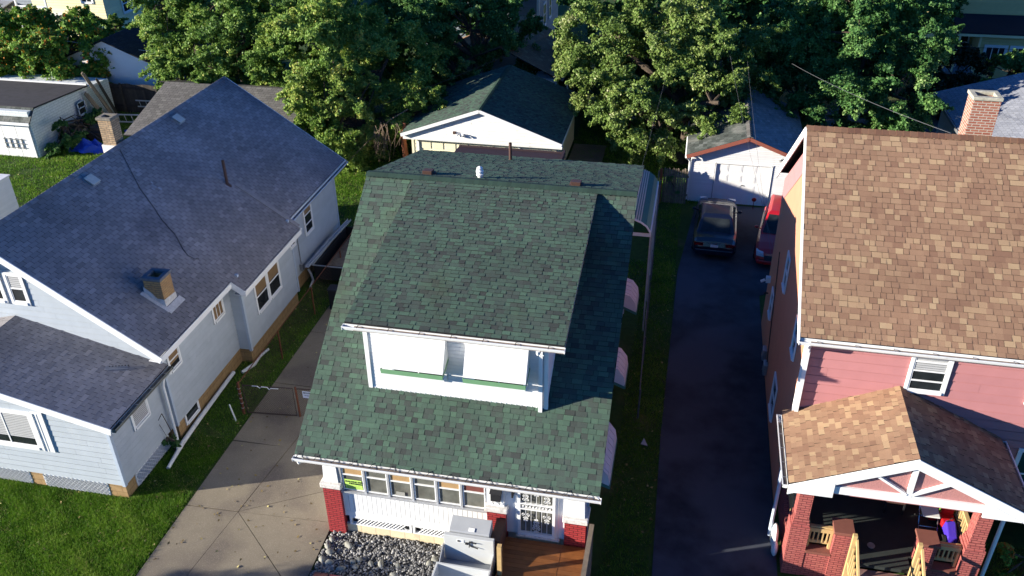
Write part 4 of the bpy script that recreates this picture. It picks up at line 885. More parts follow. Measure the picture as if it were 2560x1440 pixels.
T = thing('white_brick_shed', 'white painted shed with low dark roof and vines at the far left yard', 'shed', (-36.5, 38.4, 0))
mb = MB(); mb.box(-41, -34.5, 38.45, 45.6, 0, 2.05); mb.hexa([(-41, 38.45, 2.05), (-34.5, 38.45, 2.05), (-34.5, 45.6, 2.05), (-41, 45.6, 2.05), (-41, 38.45, 2.62), (-34.5, 38.45, 2.62), (-34.5, 45.6, 2.2), (-41, 45.6, 2.2)])
mb.build('wall', mat('white_painted_block', (.64, .67, .66), .7, .05, 5, brick=dict(w=.4, h=.14, c2=(.60, .64, .63), mortar=(.40, .44, .44), m=.012), bump=.4), T)
mb = MB(); mb.hexa([(-41.2, 38.9, 2.64), (-34.42, 38.9, 2.64), (-34.42, 43.6, 2.36), (-41.2, 43.6, 2.36), (-41.2, 38.9, 2.72), (-34.42, 38.9, 2.72), (-34.42, 43.6, 2.44), (-41.2, 43.6, 2.44)]); mb.build('roof', mat('dark_roll_roofing', (.045, .042, .045), .9, .2, 3), T)
mb = MB(); shingles(mb, (-41.2, 38.15, 2.08), (-34.3, 38.15, 2.08), (-34.42, 38.92, 2.70), (-41.2, 38.92, 2.70), 'tab', .16); mb.build('pent_roof', OLDSH, T)
mb = MB(); mb.box(-41.2, -34.45, 43.5, 43.62, 2.42, 2.52)
k = -41.2
while k < -35: mb.box(k, k+.42, 43.62, 43.78, 2.42, 2.50); k += .5
mb.build('roof_curb', WHITE, T)
mb = MB(); mb.box(-41.2, -34.32, 38.1, 38.16, 1.96, 2.10); mb.build('fascia', WHITE, T)
mb = MB(); 
for k in range(5): mb.box(-38.9+k*.86, -38.07+k*.86, 38.38, 38.44, .02, 1.92)
mb.build('shed_door', WHITE, T)
mb = MB()
for k in range(4): mb.box(-36.35+k*.35, -36.31+k*.35, 38.33, 38.37, .5, 1.1)
for k in range(3): mb.box(-36.4, -35.1, 38.33, 38.37, .55+k*.24, .58+k*.24)
mb.build('wire_rack', METAL, T)

# fallen leaves on the lawns, driveways and lower roofs
r = np.random.default_rng(77); n = 900
reg = [(-20, -13.2, 13, 16, 0), (-14.6, -8.8, 13.5, 28, .04), (-1.1, .2, 15, 38, .05), (-19, -9, 33, 39, .05), (-38, -24, 36, 44, .05)]
ar = np.array([(b-a)*(d-c) for a, b, c, d, _ in reg]); pk = r.choice(len(reg), n, p=ar/ar.sum()); q = np.array(reg)[pk]
P = np.stack([r.uniform(q[:, 0], q[:, 1]), r.uniform(q[:, 2], q[:, 3]), q[:, 4] + .012 + (q[:, 4] < .01)*.05], 1); a = r.uniform(0, 6.28, n); L = r.uniform(.025, .055, n)
e1 = np.stack([np.cos(a)*L, np.sin(a)*L, r.uniform(-.3, .3, n)*L], 1); e2 = np.stack([-np.sin(a)*L*.6, np.cos(a)*L*.6, r.uniform(0, .5, n)*L], 1)
vv = np.stack([P-e1, P-e2+[0, 0, .004], P+e1, P+e2], 1).reshape(-1, 3); vv[:, 2] = np.maximum(vv[:, 2], .03)
tag(fast('leaf_litter', vv, np.arange(4*n).reshape(-1, 4), r.uniform(0, 1, n), mat('fallen_leaf', (.2, .15, .05), .8, 0, tone=[(0, (.09, .06, .03)), (.6, (.22, .16, .06)), (1, (.38, .33, .14))])), 'scattered dry fallen leaves on the grass and driveways', 'leaves', kind='stuff')

# ================================================================== BUILDINGS BEHIND
def simple_window(parent, *a, **k): return window(parent, *a, **k)
N1 = thing('grey_roof_garage', 'old garage with grey shingle roof half under the maple behind the blue house', 'garage', (-24, 40, 0))
mb = MB(); mb.box(-28.3, -20.2, 38.6, 45.4, 0, 2.1); mb.build('wall', WHITESD, N1)
mb = MB(); shingles(mb, (-28.6, 37.9, 1.95), (-19.9, 37.9, 1.95), (-19.9, 42.55, 3.3), (-28.6, 42.55, 3.3), 'tab', .2); shingles(mb, (-19.9, 46, 2.3), (-29, 46, 2.3), (-29, 42.55, 3.3), (-19.9, 42.55, 3.3), 'tab', .3); mb.build('roof', GREYSH, N1)
N2 = thing('dark_roof_garage', 'white garage with steep dark navy roof behind the wooden fence', 'garage', (-35, 46.9, 0))
mb = MB(); mb.face([(-38.8, 46.95, 0), (-31.4, 46.95, 0), (-31.4, 46.95, 2.6), (-35.1, 46.95, 4.1), (-38.8, 46.95, 2.6)]); mb.box(-38.8, -31.4, 47.0, 52.4, 0, 2.6); mb.build('wall', WHITESD, N2)
mb = MB(); shingles(mb, (-31.1, 46.6, 2.55), (-31.1, 52.8, 2.55), (-35.1, 52.8, 4.2), (-35.1, 46.6, 4.2), 'tab', .2); mb.build('roof', DARKSH, N2); mb = MB(); shingles(mb, (-39.1, 52.8, 2.55), (-39.1, 46.6, 2.55), (-35.1, 46.6, 4.2), (-35.1, 52.8, 4.2), 'tab', .2); mb.build('roof', GREYSH, N2)  # unlit slope coloured darker than the sunlit slope of the same roof
mb = MB(); mb.box(-34.1, -33.6, 49.6, 50.1, 3.85, 4.05); mb.build('box_vent', DARKSH, N2)
N3 = thing('yellow_back_house', 'pale yellow house with white railed back stair at the top left', 'house', (-44.1, 60, 0))
mb = MB(); siding(mb, [(0, 0), (6.2, 0), (6.2, 8), (0, 8)], (-50.3, 60, 0), X_, -Y_, .2, .015); siding(mb, [(0, 0), (11, 0), (11, 8), (0, 8)], (-44.1, 60, 0), Y_, X_, .2, .015); mb.face([(-50.3, 60, 0), (-50.3, 71, 0), (-50.3, 71, 8), (-50.3, 60, 8)][::-1]); mb.build('wall', YELLOWL, N3)
mb = MB(); shingles(mb, (-43.7, 59.6, 7.9), (-43.7, 71.4, 7.9), (-47.2, 71.4, 10.2), (-47.2, 59.6, 10.2), 'tab', .3); shingles(mb, (-50.7, 71.4, 7.9), (-50.7, 59.6, 7.9), (-47.2, 59.6, 10.2), (-47.2, 71.4, 10.2), 'tab', .3); mb.build('roof', GREYSH, N3)
for x in (-45.9,): window(N3, (x, 59.98, 2.95), X_, -Y_, .9, 1.3, bars=(.5,), trim=.1, sash=.06)
for y in (62.2, 63.4): window(N3, (-44.08, y, 1.7), Y_, X_, 1.0, 1.3, trim=.12, sash=.07)
mb = MB(); mb.box(-50.2, -47.6, 58.2, 60, 1.9, 2.05)
for x, y in ((-50.2, 58.2), (-47.65, 58.2)): mb.box(x-.06, x+.06, y-.06, y+.06, 0, 5.2)
for k in range(16): mb.box(-50.1+k*.155, -50.05+k*.155, 58.18, 58.22, 2.05, 2.9)
mb.box(-50.2, -47.6, 58.15, 58.25, 2.88, 2.98)
for x in (-49.2, -47.9): mb.beam((x, 58.2, 2.95), (x+.6, 56.0, 1.1), .09, .12); mb.beam((x, 58.2, 2.0), (x+.6, 56.0, .15), .08, .3)
mb.build('back_stair', WHITE, N3)
N4 = thing('slate_blue_back_house', 'slate blue sided house behind the flowering tree at the top left corner', 'house', (-56, 64, 0))
mb = MB(); siding(mb, [(0, 0), (12, 0), (12, 7), (0, 7)], (-64, 64, 0), X_, -Y_, .25, .015); siding(mb, [(0, 0), (10, 0), (10, 7), (0, 7)], (-52, 64, 0), Y_, X_, .25, .015); mb.build('wall', GREYSD, N4)
mb = MB(); mb.box(-60.4, -55.6, 61.5, 64, 0, 1.2); mb.hexa([(-60.6, 61.2, 1.2), (-55.4, 61.2, 1.2), (-55.4, 64, 1.7), (-60.6, 64, 1.7), (-60.6, 61.2, 1.28), (-55.4, 61.2, 1.28), (-55.4, 64, 1.78), (-60.6, 64, 1.78)]); mb.build('porch_roof', PALESH, N4)
N5 = thing('brown_roof_garage', 'garage with reddish brown roof seen between the tree crowns', 'garage', (-12, 49, 0))
mb = MB(); mb.box(-15.8, -7.6, 49.2, 56, 0, 2.5); mb.build('wall', WHITESD, N5)
mb = MB(); shingles(mb, (-7.2, 48.8, 2.5), (-7.2, 56.4, 2.5), (-10.9, 56.4, 4.3), (-10.9, 48.8, 4.3), 'tab', .25); shingles(mb, (-16.2, 56.4, 2.2), (-16.2, 48.8, 2.2), (-10.9, 48.8, 4.3), (-10.9, 56.4, 4.3), 'tab', .25); mb.build('roof', BROWN, N5)
N6 = thing('dusky_back_house', 'shaded lavender grey house with white corner trim behind the central trees', 'house', (-13, 62, 0))
mb = MB(); siding(mb, [(0, 0), (9, 0), (9, 7), (0, 7)], (-20.0, 62, 0), X_, -Y_, .2, .015); siding(mb, [(0, 0), (9, 0), (9, 7), (0, 7)], (-11.0, 62, 0), Y_, X_, .2, .015); mb.face([(-20, 62, 7), (-11, 62, 7), (-11, 71, 7), (-20, 71, 7)]); mb.build('wall', GREYSD, N6)
mb = MB(); mb.box(-11.12, -10.95, 61.95, 62.1, 0, 7); mb.build('corner_board', WHITE, N6)
for y in (64.0, 66.4): window(N6, (-10.98, y, 1.6), Y_, X_, 1.0, 1.5, trim=.12)
N7 = thing('mustard_house', 'mustard yellow house with covered back porch at the top right corner', 'house', (20, 64, 0))
mb = MB(); siding(mb, [(0, 0), (16, 0), (16, 9), (0, 9)], (15.9, 64, 0), X_, -Y_, .22, .016); mb.face([(15.9, 64, 0), (15.9, 76, 0), (15.9, 76, 9), (15.9, 64, 9)][::-1])
siding(mb, [(0, 0), (8, 0), (8, 2.75), (0, 2.75)], (18.35, 62, 0), X_, -Y_, .2, .016); siding(mb, [(0, 0), (2, 0), (2, 2.75), (0, 2.75)], (18.35, 64, 0), -Y_, -X_, .2, .016); mb.build('wall', YELLOW, N7)
mb = MB(); mb.hexa([(16.7, 61.6, 2.95), (27, 61.6, 2.95), (27, 64, 3.6), (16.7, 64, 3.6), (16.7, 61.6, 3.03), (27, 61.6, 3.03), (27, 64, 3.68), (16.7, 64, 3.68)]); mb.build('porch_roof', DARKSH, N7)
mb = MB(); mb.box(16.8, 27, 61.62, 61.7, 2.78, 2.96); mb.box(16.9, 17.0, 61.65, 61.75, .4, 2.9); mb.box(18.25, 18.36, 61.95, 62.1, 0, 2.8); mb.build('porch_trim', YELLOWL, N7)
for x in (18.75, 20.3, 21.8): window(N7, (x, 61.97, 1.15), X_, -Y_, 1.2, .95, bars=(.33, .66), rails=(), trim=.12, sash=.06)
window(N7, (17.2, 63.97, 1.3), X_, -Y_, .9, 1.0, trim=.08)
mb = MB(); mb.box(16.6, 18.3, 61.7, 64, .25, .42); mb.build('porch_deck', mat('grey_deck', (.20, .22, .26), .8, .1, 5), N7)
mb = MB(); mb.tube([(16.05, 63.9, 8.5), (16.05, 63.9, .3)], .06, 6); mb.build('downspout', METAL, N7)
mb = MB(); mb.box(21.3, 22.3, 63.9, 63.97, 4.2, 6.2); mb.build('upper_door', WHITESD, N7)
mb = MB(); mb.box(-.01+22.0, 22.1, 63.9, 64.02, 3.6, 9); mb.build('corner_board', DARKSH, N7)
N8 = thing('pale_roof_garage', 'garage with sunlit pale grey shingle roof behind the red brick chimney', 'garage', (15, 46, 0))
mb = MB(); mb.box(13.6, 20, 44, 49.5, 0, 2.6); mb.build('wall', WHITESD, N8)
mb = MB(); shingles(mb, (13.2, 50.2, 2.6), (13.2, 41.0, 2.6), (19.5, 41.0, 4.6), (19.5, 50.2, 4.6), 'tab', .2); mb.build('roof', PALESH, N8)
mb = MB(); mb.beam((13.17, 50.2, 2.5), (13.17, 41.0, 2.5), .04, .16); mb.build('fascia', METAL, N8)
N9 = thing('white_neighbour_house', 'corner of a white sided house at the left edge beyond the slate roof', 'house', (-29, 29, 0))
mb = MB(); siding(mb, [(0, 0), (8, 0), (8, 2.5), (0, 2.5)], (-29.9, 23.1, 0), Y_, X_, .14, .014); siding(mb, [(0, 0), (6, 0), (6, 2.5), (0, 2.5)], (-29.9, 31.1, 0), -X_, Y_, .14, .014); mb.build('wall', WHITESD, N9)
mb = MB(); mb.hexa([(-36.8, 23.0, 2.5), (-29.85, 23.0, 2.5), (-29.85, 31.15, 2.5), (-36.8, 31.15, 2.5), (-36.8, 23.0, 2.56), (-29.85, 23.0, 2.56), (-29.85, 31.15, 2.56), (-36.8, 31.15, 2.56)]); mb.build('roof', mat('white_flat_roof', (.62, .62, .64), .7, .06, 3), N9)

# ================================================================== TREES
def leaves(cl, n, size, seed, droop=.35, upb=.5, yellow=0.0):
    """cl rows: clump centre, radius, tone, outward direction. Every clump is a handful of leafy sprays that reach outward and hang."""
    r = np.random.default_rng(seed); cl = np.asarray(cl); m_ = 7
    c0 = np.repeat(cl[:, :3], m_, 0); R0_ = np.repeat(cl[:, 3], m_); T0 = np.repeat(cl[:, 4], m_); D0 = np.repeat(cl[:, 5:8], m_, 0)
    k = len(c0); d = D0*.75 + r.normal(0, .75, (k, 3)); d[:, 2] -= .12; d /= np.linalg.norm(d, axis=1)[:, None]
    ln = R0_*r.uniform(.7, 2.1, k); s0 = c0 + r.normal(0, .28, (k, 3))*R0_[:, None]; T0 = T0 + r.normal(0, .10, k)
    w = ln**1.3*r.uniform(.35, 1.3, k); idx = r.choice(k, n, p=w/w.sum()); t = r.random(n)**.8
    th = (.30*R0_[idx])*(1.15 - .85*t)
    pos = s0[idx] + d[idx]*(t*ln[idx])[:, None] + r.normal(0, 1, (n, 3))*th[:, None]*np.array([1, 1, .6])
    pos[:, 2] -= droop*(t*ln[idx])**2*.55
    out = r.normal(size=(n, 3)); nrm = d[idx]*.55 + out*.62 + np.array([-.12, -.15, upb*.5]); nrm /= np.linalg.norm(nrm, axis=1)[:, None]
    ax = d[idx]*.8 + r.normal(0, .5, (n, 3)) + np.array([0, 0, -.6]); ax -= nrm*(ax*nrm).sum(1)[:, None]; ax /= np.linalg.norm(ax, axis=1)[:, None]
    sd_ = np.cross(nrm, ax); L = size*r.uniform(.55, 1.4, n); Wd = L*r.uniform(.28, .45, n)
    a = pos - ax*(L/2)[:, None]; c = pos + ax*(L/2)[:, None]
    b = pos + sd_*Wd[:, None] + nrm*(Wd*.35)[:, None]; e = pos - sd_*Wd[:, None] + nrm*(Wd*.35)[:, None]
    vv = np.stack([a, b, c, e], 1).reshape(-1, 3); ff = np.arange(4*n).reshape(-1, 4)
    tone = np.clip(T0[idx] + r.normal(0, .13, n), 0, 1)
    hi = r.random(n) < yellow; tone[hi] = r.uniform(.88, 1, hi.sum())
    return vv, ff, tone
TREEN = [0]
def tree(name, label, base, blobs, n, m, size=.12, tone=.5, clump=(.34, .74), trunk_r=.28, yellow=.01, cat='tree', group=None, dens=1.0, upb=.5, spread=1.0):
    TREEN[0] += 1; seed = 100 + TREEN[0]; r = np.random.default_rng(seed); rr = random.Random(seed)
    t = thing(name, label, cat, (base[0], base[1], 0), group)
    vol = [b[3]*b[4] for b in blobs]; tot = sum(vol); cl = []; tips = []
    for b, vv in zip(blobs, vol):
        k = max(5, int(dens*vv*6.6))
        for _ in range(k):
            d = r.normal(size=3); d /= np.linalg.norm(d); f = r.uniform(.55, 1.04)**.6
            f *= .88; p = np.array([b[0]+d[0]*b[3]*f, b[1]+d[1]*b[3]*f*spread, b[2]+d[2]*b[4]*f])
            if p[2] < .35: p[2] = .35 + abs(p[2])*.3
            c = r.uniform(*clump)*(.7+.1*b[3])
            cl.append((p[0], p[1], p[2], c, tone + r.normal(0, .10), d[0], d[1], d[2]))
            tips.append(p)
    vv, ff, tn = leaves(cl, n, size, seed, upb=upb, yellow=yellow)
    cr = fast('crown', vv, ff, tn, m, t)
    mb = MB(); z1 = min(b[2] for b in blobs)+.5
    top = V((base[0]+rr.uniform(-.2, .2), base[1], max(z1, 1.5)))
    mb.tube([(base[0], base[1], -.1), (base[0], base[1], .4), (base[0]+.08, base[1], top.z*.5), top], [trunk_r*1.5, trunk_r*1.05, trunk_r*.95, trunk_r*.8], 10)
    for b in blobs:
        c = V((b[0], b[1], b[2])); mid = top.lerp(c, .5) + V((rr.uniform(-.3, .3), rr.uniform(-.3, .3), .35))
        mb.tube([top, mid, c], [trunk_r*.7, trunk_r*.45, trunk_r*.25], 8)
        near = [p for p in tips if abs(p[0]-b[0]) < b[3]*1.1 and abs(p[2]-b[2]) < b[4]*1.1][:16]
        for p in near: q = V(p); mb.tube([mid.lerp(c, .6), c.lerp(q, .55)+V((0, 0, .15)), q], [trunk_r*.2, .035, .012], 5)
    mb.build('trunk', BARK, t); return t
tree('maple_tree', 'large yellow green maple drooping over the lawn left of the double garage', (-17.2, 41.6), [(-17.3, 41.5, 2.6, 2.0, 2.0), (-16.3, 40.6, 1.1, 1.15, 1.1), (-17.6, 39.6, 2.4, 1.1, 1.4), (-19.2, 43.2, 5.6, 2.6, 2.5), (-16.2, 44.5, 4.6, 2.6, 2.2), (-14.0, 42.5, 2.5, 1.7, 1.7), (-18.6, 40.6, 3.6, 1.6, 1.8), (-18.0, 44.5, 7.4, 2.2, 1.8)], 263671, LEAF[0], tone=.60, trunk_r=.32, yellow=.02)
tree('maple_tree', 'broad maple standing left of the drooping one, behind the blue house roof', (-26.5, 47.5), [(-26.1, 46.6, 4.3, 3.1, 2.6), (-30.4, 47.6, 4.7, 2.3, 2.1), (-27.6, 44.6, 3.0, 2.1, 1.7), (-24.0, 48.8, 6.2, 2.6, 2.3), (-23.4, 45.2, 3.6, 2.0, 1.8), (-29.6, 45.2, 2.7, 1.3, 1.3), (-21.6, 47.5, 5.6, 2.2, 2.2), (-26.5, 48.5, 7.2, 2.6, 1.8), (-22.0, 50.5, 7.8, 2.4, 1.8), (-24.4, 45.6, 5.2, 1.8, 1.6), (-31.5, 49.0, 6.6, 2.2, 1.8)], 312500, LEAF[0], size=.125, tone=.44, trunk_r=.32, yellow=.015)
tree('silver_maple_tree', 'big grey green maple hanging over the roof of the small white garage', (.05, 44.3), [(-1.9, 45.8, 5.0, 3.1, 2.7), (-4.9, 46.0, 6.0, 2.2, 2.2), (1.2, 45.6, 5.2, 2.5, 2.5), (-2.3, 42.3, 3.2, 1.8, 1.6), (-1.6, 41.2, 2.1, 1.0, 1.1), (1.5, 42.6, 3.9, 1.5, 1.5), (.9, 41.9, 3.0, .9, .9), (-4.2, 43.6, 3.9, 1.5, 1.5), (-1.0, 46.8, 7.6, 2.8, 1.7)], 312500, LEAF[1], tone=.5, trunk_r=.38, yellow=.03)
tree('locust_tree', 'deep green tree filling the space above the brown roof ridge', (8.2, 48.0), [(8.9, 48.6, 5.2, 2.9, 2.6), (5.6, 49.6, 5.4, 2.6, 2.6), (10.8, 45.8, 3.5, 2.0, 1.8), (7.8, 45.6, 3.0, 2.4, 1.8), (11.2, 48.5, 6.0, 2.0, 2.2), (5.2, 46.5, 2.4, 1.6, 1.4), (8.2, 49.5, 7.8, 2.8, 1.8), (4.0, 48.5, 4.6, 1.8, 1.8)], 292968, LEAF[2], tone=.46, trunk_r=.30, yellow=.02)
tree('walnut_tree', 'dark green tree between the maples, just above the double garage roof', (-12.6, 49.5), [(-12.9, 49.6, 5.3, 2.6, 2.4), (-15.4, 47.6, 5.0, 2.0, 2.2), (-13.6, 47.4, 2.9, 1.9, 1.9), (-16.2, 51.0, 6.6, 2.4, 2.0), (-12.8, 51.5, 7.6, 2.2, 1.6), (-18.6, 47.5, 3.4, 1.8, 1.8), (-10.6, 50.5, 5.6, 1.6, 1.8)], 214843, LEAF[2], tone=.50, trunk_r=.26, yellow=.03)
tree('flowering_tree', 'bushy autumn tinged tree with pale blossoms at the far left', (-39.5, 48.2), [(-38.6, 48.0, 3.0, 3.6, 2.6), (-42.6, 48.2, 3.2, 3.4, 2.5), (-41.0, 46.2, 1.7, 2.6, 1.6), (-37.6, 50.0, 2.0, 2.8, 1.6), (-36.0, 47.6, 1.8, 1.6, 1.3), (-37.0, 45.6, 1.9, 1.5, 1.2)], 205077, LEAF[3], size=.17, tone=.44, trunk_r=.2, yellow=.07)
tree('backyard_tree', 'small shaded tree beside the brown roof garage', (-7.2, 51.6), [(-7.8, 51.8, 2.6, 1.9, 1.8), (-6.0, 50.2, 2.0, 1.5, 1.5), (-9.2, 50.2, 1.9, 1.2, 1.1)], 56250, LEAF[2], tone=.40, trunk_r=.16)
tree('backyard_tree', 'tall dark tree at the top centre in front of the lavender grey house', (-14.8, 58.6), [(-14.6, 58.6, 5.2, 2.6, 2.6), (-17.8, 57.6, 6.0, 2.6, 2.4)], 70312, LEAF[2], size=.2, tone=.42, trunk_r=.2)
tree('backyard_tree', 'dark crown at the top edge behind the grey green maple', (.5, 56.5), [(.4, 56.5, 5.2, 3.6, 2.8), (-6.2, 58.5, 5.6, 2.6, 2.2), (4.8, 56.5, 5.0, 2.6, 2.8), (-3.2, 55.0, 3.0, 2.4, 2.0)], 146483, LEAF[2], size=.2, tone=.36, trunk_r=.2)
tree('backyard_tree', 'added crown behind the deep green tree, placed to shade the mustard yellow house', (10.4, 57.5), [(10.2, 57.6, 5.0, 2.8, 3.0), (12.2, 58.6, 6.6, 2.2, 2.6), (12.6, 61.2, 7.2, 2.8, 2.8), (14.6, 61.6, 5.6, 2.0, 2.6)], 140625, LEAF[2], size=.19, tone=.40, trunk_r=.2)  # tree added to keep sun off the mustard wall, upper crown out of view
tree('unseen_shade_tree', 'unseen stand-in tree outside the lower left of the lawn, added to throw dappled shade', (-27.0, 5.7), [(-27.0, 5.7, 4.4, 1.9, 1.6), (-26.4, 6.3, 3.2, 1.3, .9)], 22000, LEAF[0], tone=.45, trunk_r=.18)  # out of view; stands in for whatever shades the driveway and gravel
tree('juniper_shrub', 'dark rounded evergreen beside the mustard yellow house', (15.3, 55.6), [(15.6, 55.6, 1.6, 1.9, 2.1), (14.4, 54.2, 1.2, 1.3, 1.4)], 65625, LEAF[4], size=.13, tone=.4, trunk_r=.12, cat='shrub')
tree('lilac_shrub', 'loose light green shrub below the white framed windows at the top right', (19.2, 57.5), [(19.0, 57.5, 1.6, 1.5, 1.6), (20.8, 57.0, 1.8, 1.5, 1.7), (17.0, 54.8, .9, 1.5, .9)], 50000, LEAF[2], size=.15, tone=.55, trunk_r=.10, cat='shrub')
tree('ivy_vine', 'dark ivy climbing the side wall of the white shed', (-33.9, 40.4), [(-34.0, 40.3, 1.1, .95, 1.05), (-33.7, 41.6, .7, .8, .7), (-33.6, 39.5, .5, .7, .5), (-34.2, 42.6, .7, .6, .5)], 40625, LEAF[2], size=.12, tone=.42, clump=(.25, .45), trunk_r=.05, cat='vine', spread=1.2)
tree('garden_shrub', 'yellow green plant below the back wall of the yellow house', (-43.0, 59.0), [(-42.9, 58.6, 1.1, 1.1, 1.2), (-41.2, 59.4, .9, .9, .9)], 21875, LEAF[0], size=.15, tone=.45, trunk_r=.08, cat='shrub')
tree('hosta_shrub', 'flowering garden shrub beside the brick porch at the lower right', (9.6, 17.6), [(9.5, 17.6, .7, .8, .6), (10.1, 16.6, .5, .7, .5)], 9000, LEAF[3], size=.10, tone=.6, clump=(.18, .32), trunk_r=.03, yellow=.15, cat='shrub')
tree('corner_plant', 'small dark plant at the foot of the white downspout', (-14.72, 18.15), [(-14.72, 18.1, .25, .24, .24)], 1300, LEAF[2], size=.08, tone=.35, clump=(.08, .14), trunk_r=.015, cat='plant', dens=6)
tree('fence_vine', 'green vine growing over the picket fence', (-.35, 39.05), [(-.35, 39.0, .9, .28, .55)], 3500, LEAF[2], size=.10, tone=.5, clump=(.12, .2), trunk_r=.02, cat='vine', dens=4)
tree('backyard_hedge', 'dark undergrowth between the double garage and the white garage', (-3.2, 47.5), [(-3.4, 47.6, 1.0, 1.8, 1.0), (-1.0, 48.2, 1.2, 1.6, 1.2)], 28125, LEAF[2], tone=.3, trunk_r=.08, cat='shrub')
# dead hanging branch
mb = MB(); rr = random.Random(4)
for k in range(26):
    x = -15.2+rr.uniform(-.5, .9); z = 2.3+rr.uniform(-.3, .5); mb.tube([(x, 40.2, z), (x+.35*rr.random(), 39.9, z-.3), (x+rr.uniform(-.2, .3), 39.7, z-rr.uniform(.8, 1.7))], [.016, .012, .005], 5)
mb.tube([(-14.0, 40.9, 3.2), (-14.8, 40.3, 2.8), (-16.8, 39.2, .9)], [.03, .025, .012], 6); tag(mb.build('dead_branch', mat('dead_twig', (.17, .12, .085), .9, .2, 10), origin=(-15, 40, 0)), 'bare dead branch hanging beside the double garage', 'branch')
mb = MB(); mb.tube([(-14.15, 40.4, -.1), (-14.15, 40.4, .8), (-14.2, 40.4, 1.8), (-14.1, 40.5, 2.6)], [.22, .16, .14, .08], 9); tag(mb.build('tree_stump', WOODR, origin=(-14.15, 40.4, 0)), 'reddish bare trunk at the left corner of the double garage', 'tree trunk')

# ================================================================== FENCES
def chain(mb, A, B, h=1.2, step=.11):
    A, B = V(A), V(B); d = (B-A); L = d.length; d.normalize(); k = -h
    while k < L:
        for s in (1, -1):
            lo, hi = max(0, k), min(L, k+h)
            if hi-lo > .03:
                f = (lambda u: u-k) if s > 0 else (lambda u: h-(u-k))
                p = A+d*lo+Z_*f(lo); q = A+d*hi+Z_*f(hi); mb.beam(p, q, .005, .005)
        k += step
FL = thing('chain_link_fence', 'rusty chain link fence along the grass beside the blue house', 'fence', (-13.5, 20.3, 0))
mb = MB(); mb.tube([(-13.45, 20.3, 1.2), (-13.58, 31.5, 1.2)], .018, 6); mb.build('top_rail', RUST, FL)
for y in (20.3, 23.4, 26.4, 29.4): mb = MB(); mb.tube([(-13.47, y, 0), (-13.47, y, 1.22)], .03, 8); mb.build('post', RUST, FL)
mb = MB(); chain(mb, (-13.47, 20.3, .05), (-13.55, 31.5, .05), 1.12, .16); mb.build('wire_mesh', RUSTD, FL)
FG = thing('chain_link_gate', 'rusty chain link gate across the concrete driveway with a white sign', 'gate', (-12.4, 20.35, 0))
mb = MB(); mb.tube([(-13.30, 20.3, .06), (-13.30, 20.3, 1.18), (-11.62, 20.45, 1.18), (-11.62, 20.45, .06), (-13.30, 20.3, .06)], .02, 6); mb.build('gate_frame', RUSTD, FG)
mb = MB(); chain(mb, (-13.3, 20.3, .06), (-11.62, 20.45, .06), 1.1, .075); mb.build('wire_mesh', RUSTD, FG)
mb = MB(); mb.tube([(-13.42, 20.27, 0), (-13.42, 20.27, 1.26)], .045, 8); mb.lathe([(.05, 0), (.05, .04), (.01, .07)], (-13.42, 20.27, 1.26), 8); mb.build('post', RUST, FG)
mb = MB(); mb.tube([(-11.52, 20.46, 0), (-11.52, 20.46, 1.24)], .035, 8); mb.build('post', RUST, FG)
mb = MB()
for z in (.25, .45, .65, .85, 1.05): mb.lathe([(.055, 0), (.055, .03)], (-13.42, 20.27, z), 8)
mb.build('clamp', METAL, FG)
mb = MB(); mb.tube([(-11.5, 20.46, 1.18), (-8.85, 20.7, 1.18)], .02, 6); chain(mb, (-11.5, 20.46, .06), (-8.85, 20.7, .06), 1.1, .075); mb.tube([(-8.88, 20.7, 0), (-8.88, 20.7, 1.22)], .03, 8); mb.build('gate_leaf', RUSTD, FG)
mb = MB(); mb.tube([(-12.95, 20.3, 1.2), (-12.75, 20.27, 1.24), (-12.68, 20.3, 1.15), (-12.6, 20.27, 1.24), (-12.42, 20.3, 1.22), (-12.36, 20.3, 1.14), (-12.28, 20.27, 1.22), (-12.05, 20.33, 1.19)], .014, 6); mb.build('white_cord', PIPEW, FG)
mb = MB(); mb.box(-11.28, -10.92, 20.42, 20.435, .88, 1.14); sg = mb.build('sign', SIGNW, FG); text(sg, 'BEWARE', (-11.10, 20.415, 1.06), .075, (rad(90), 0, 0), INK); text(sg, 'OF DOG', (-11.10, 20.415, .96), .06, (rad(90), 0, 0), INK)
FENCEG = mat('dull_grey_steel', (.10, .10, .105), .6, .2, 8)
FR = thing('chain_link_fence', 'thin grey chain link fence between the green roofed house and the asphalt driveway', 'fence', (-.82, 24, 0))
mb = MB(); mb.tube([(-.62, 22.5, 1.15), (-.72, 26, 1.17), (-.86, 32, 1.2), (-.92, 39, 1.2)], .02, 6); mb.build('top_rail', FENCEG, FR)
for y in (22.5, 25.5, 28.5, 31.5, 34.5, 37.5): mb = MB(); x = -.62-.02*(y-22.5); mb.tube([(x, y, 0), (x+.02, y, 1.2)], .028, 8); mb.build('post', FENCEG, FR)
mb = MB(); chain(mb, (-.62, 22.5, .04), (-.92, 39, .04), 1.1, .16); mb.build('wire_mesh', FENCEG, FR)
FP = thing('picket_fence', 'weathered grey picket fence next to the white garage', 'fence', (-.3, 39.2, 0))
for k in range(11):
    x = -.80+k*.105; mb = MB(); h = 1.78+random.uniform(-.08, .08)
    mb.prism([(x, 39.0, 0), (x+.085, 39.0, 0), (x+.085, 39.0, h-.05), (x+.0425, 39.0, h), (x, 39.0, h-.05)], (0, 1, 0), .025, tone=random.random()); mb.build('picket', WOODG, FP)
mb = MB(); mb.box(-.82, .38, 39.03, 39.07, .4, .5); mb.box(-.82, .38, 39.03, 39.07, 1.35, 1.45); mb.build('fence_rail', WOODG, FP)
mb = MB(); mb.box(-.98, -.86, 38.9, 39.05, 0, 1.75); mb.build('post', WOODR, FP)
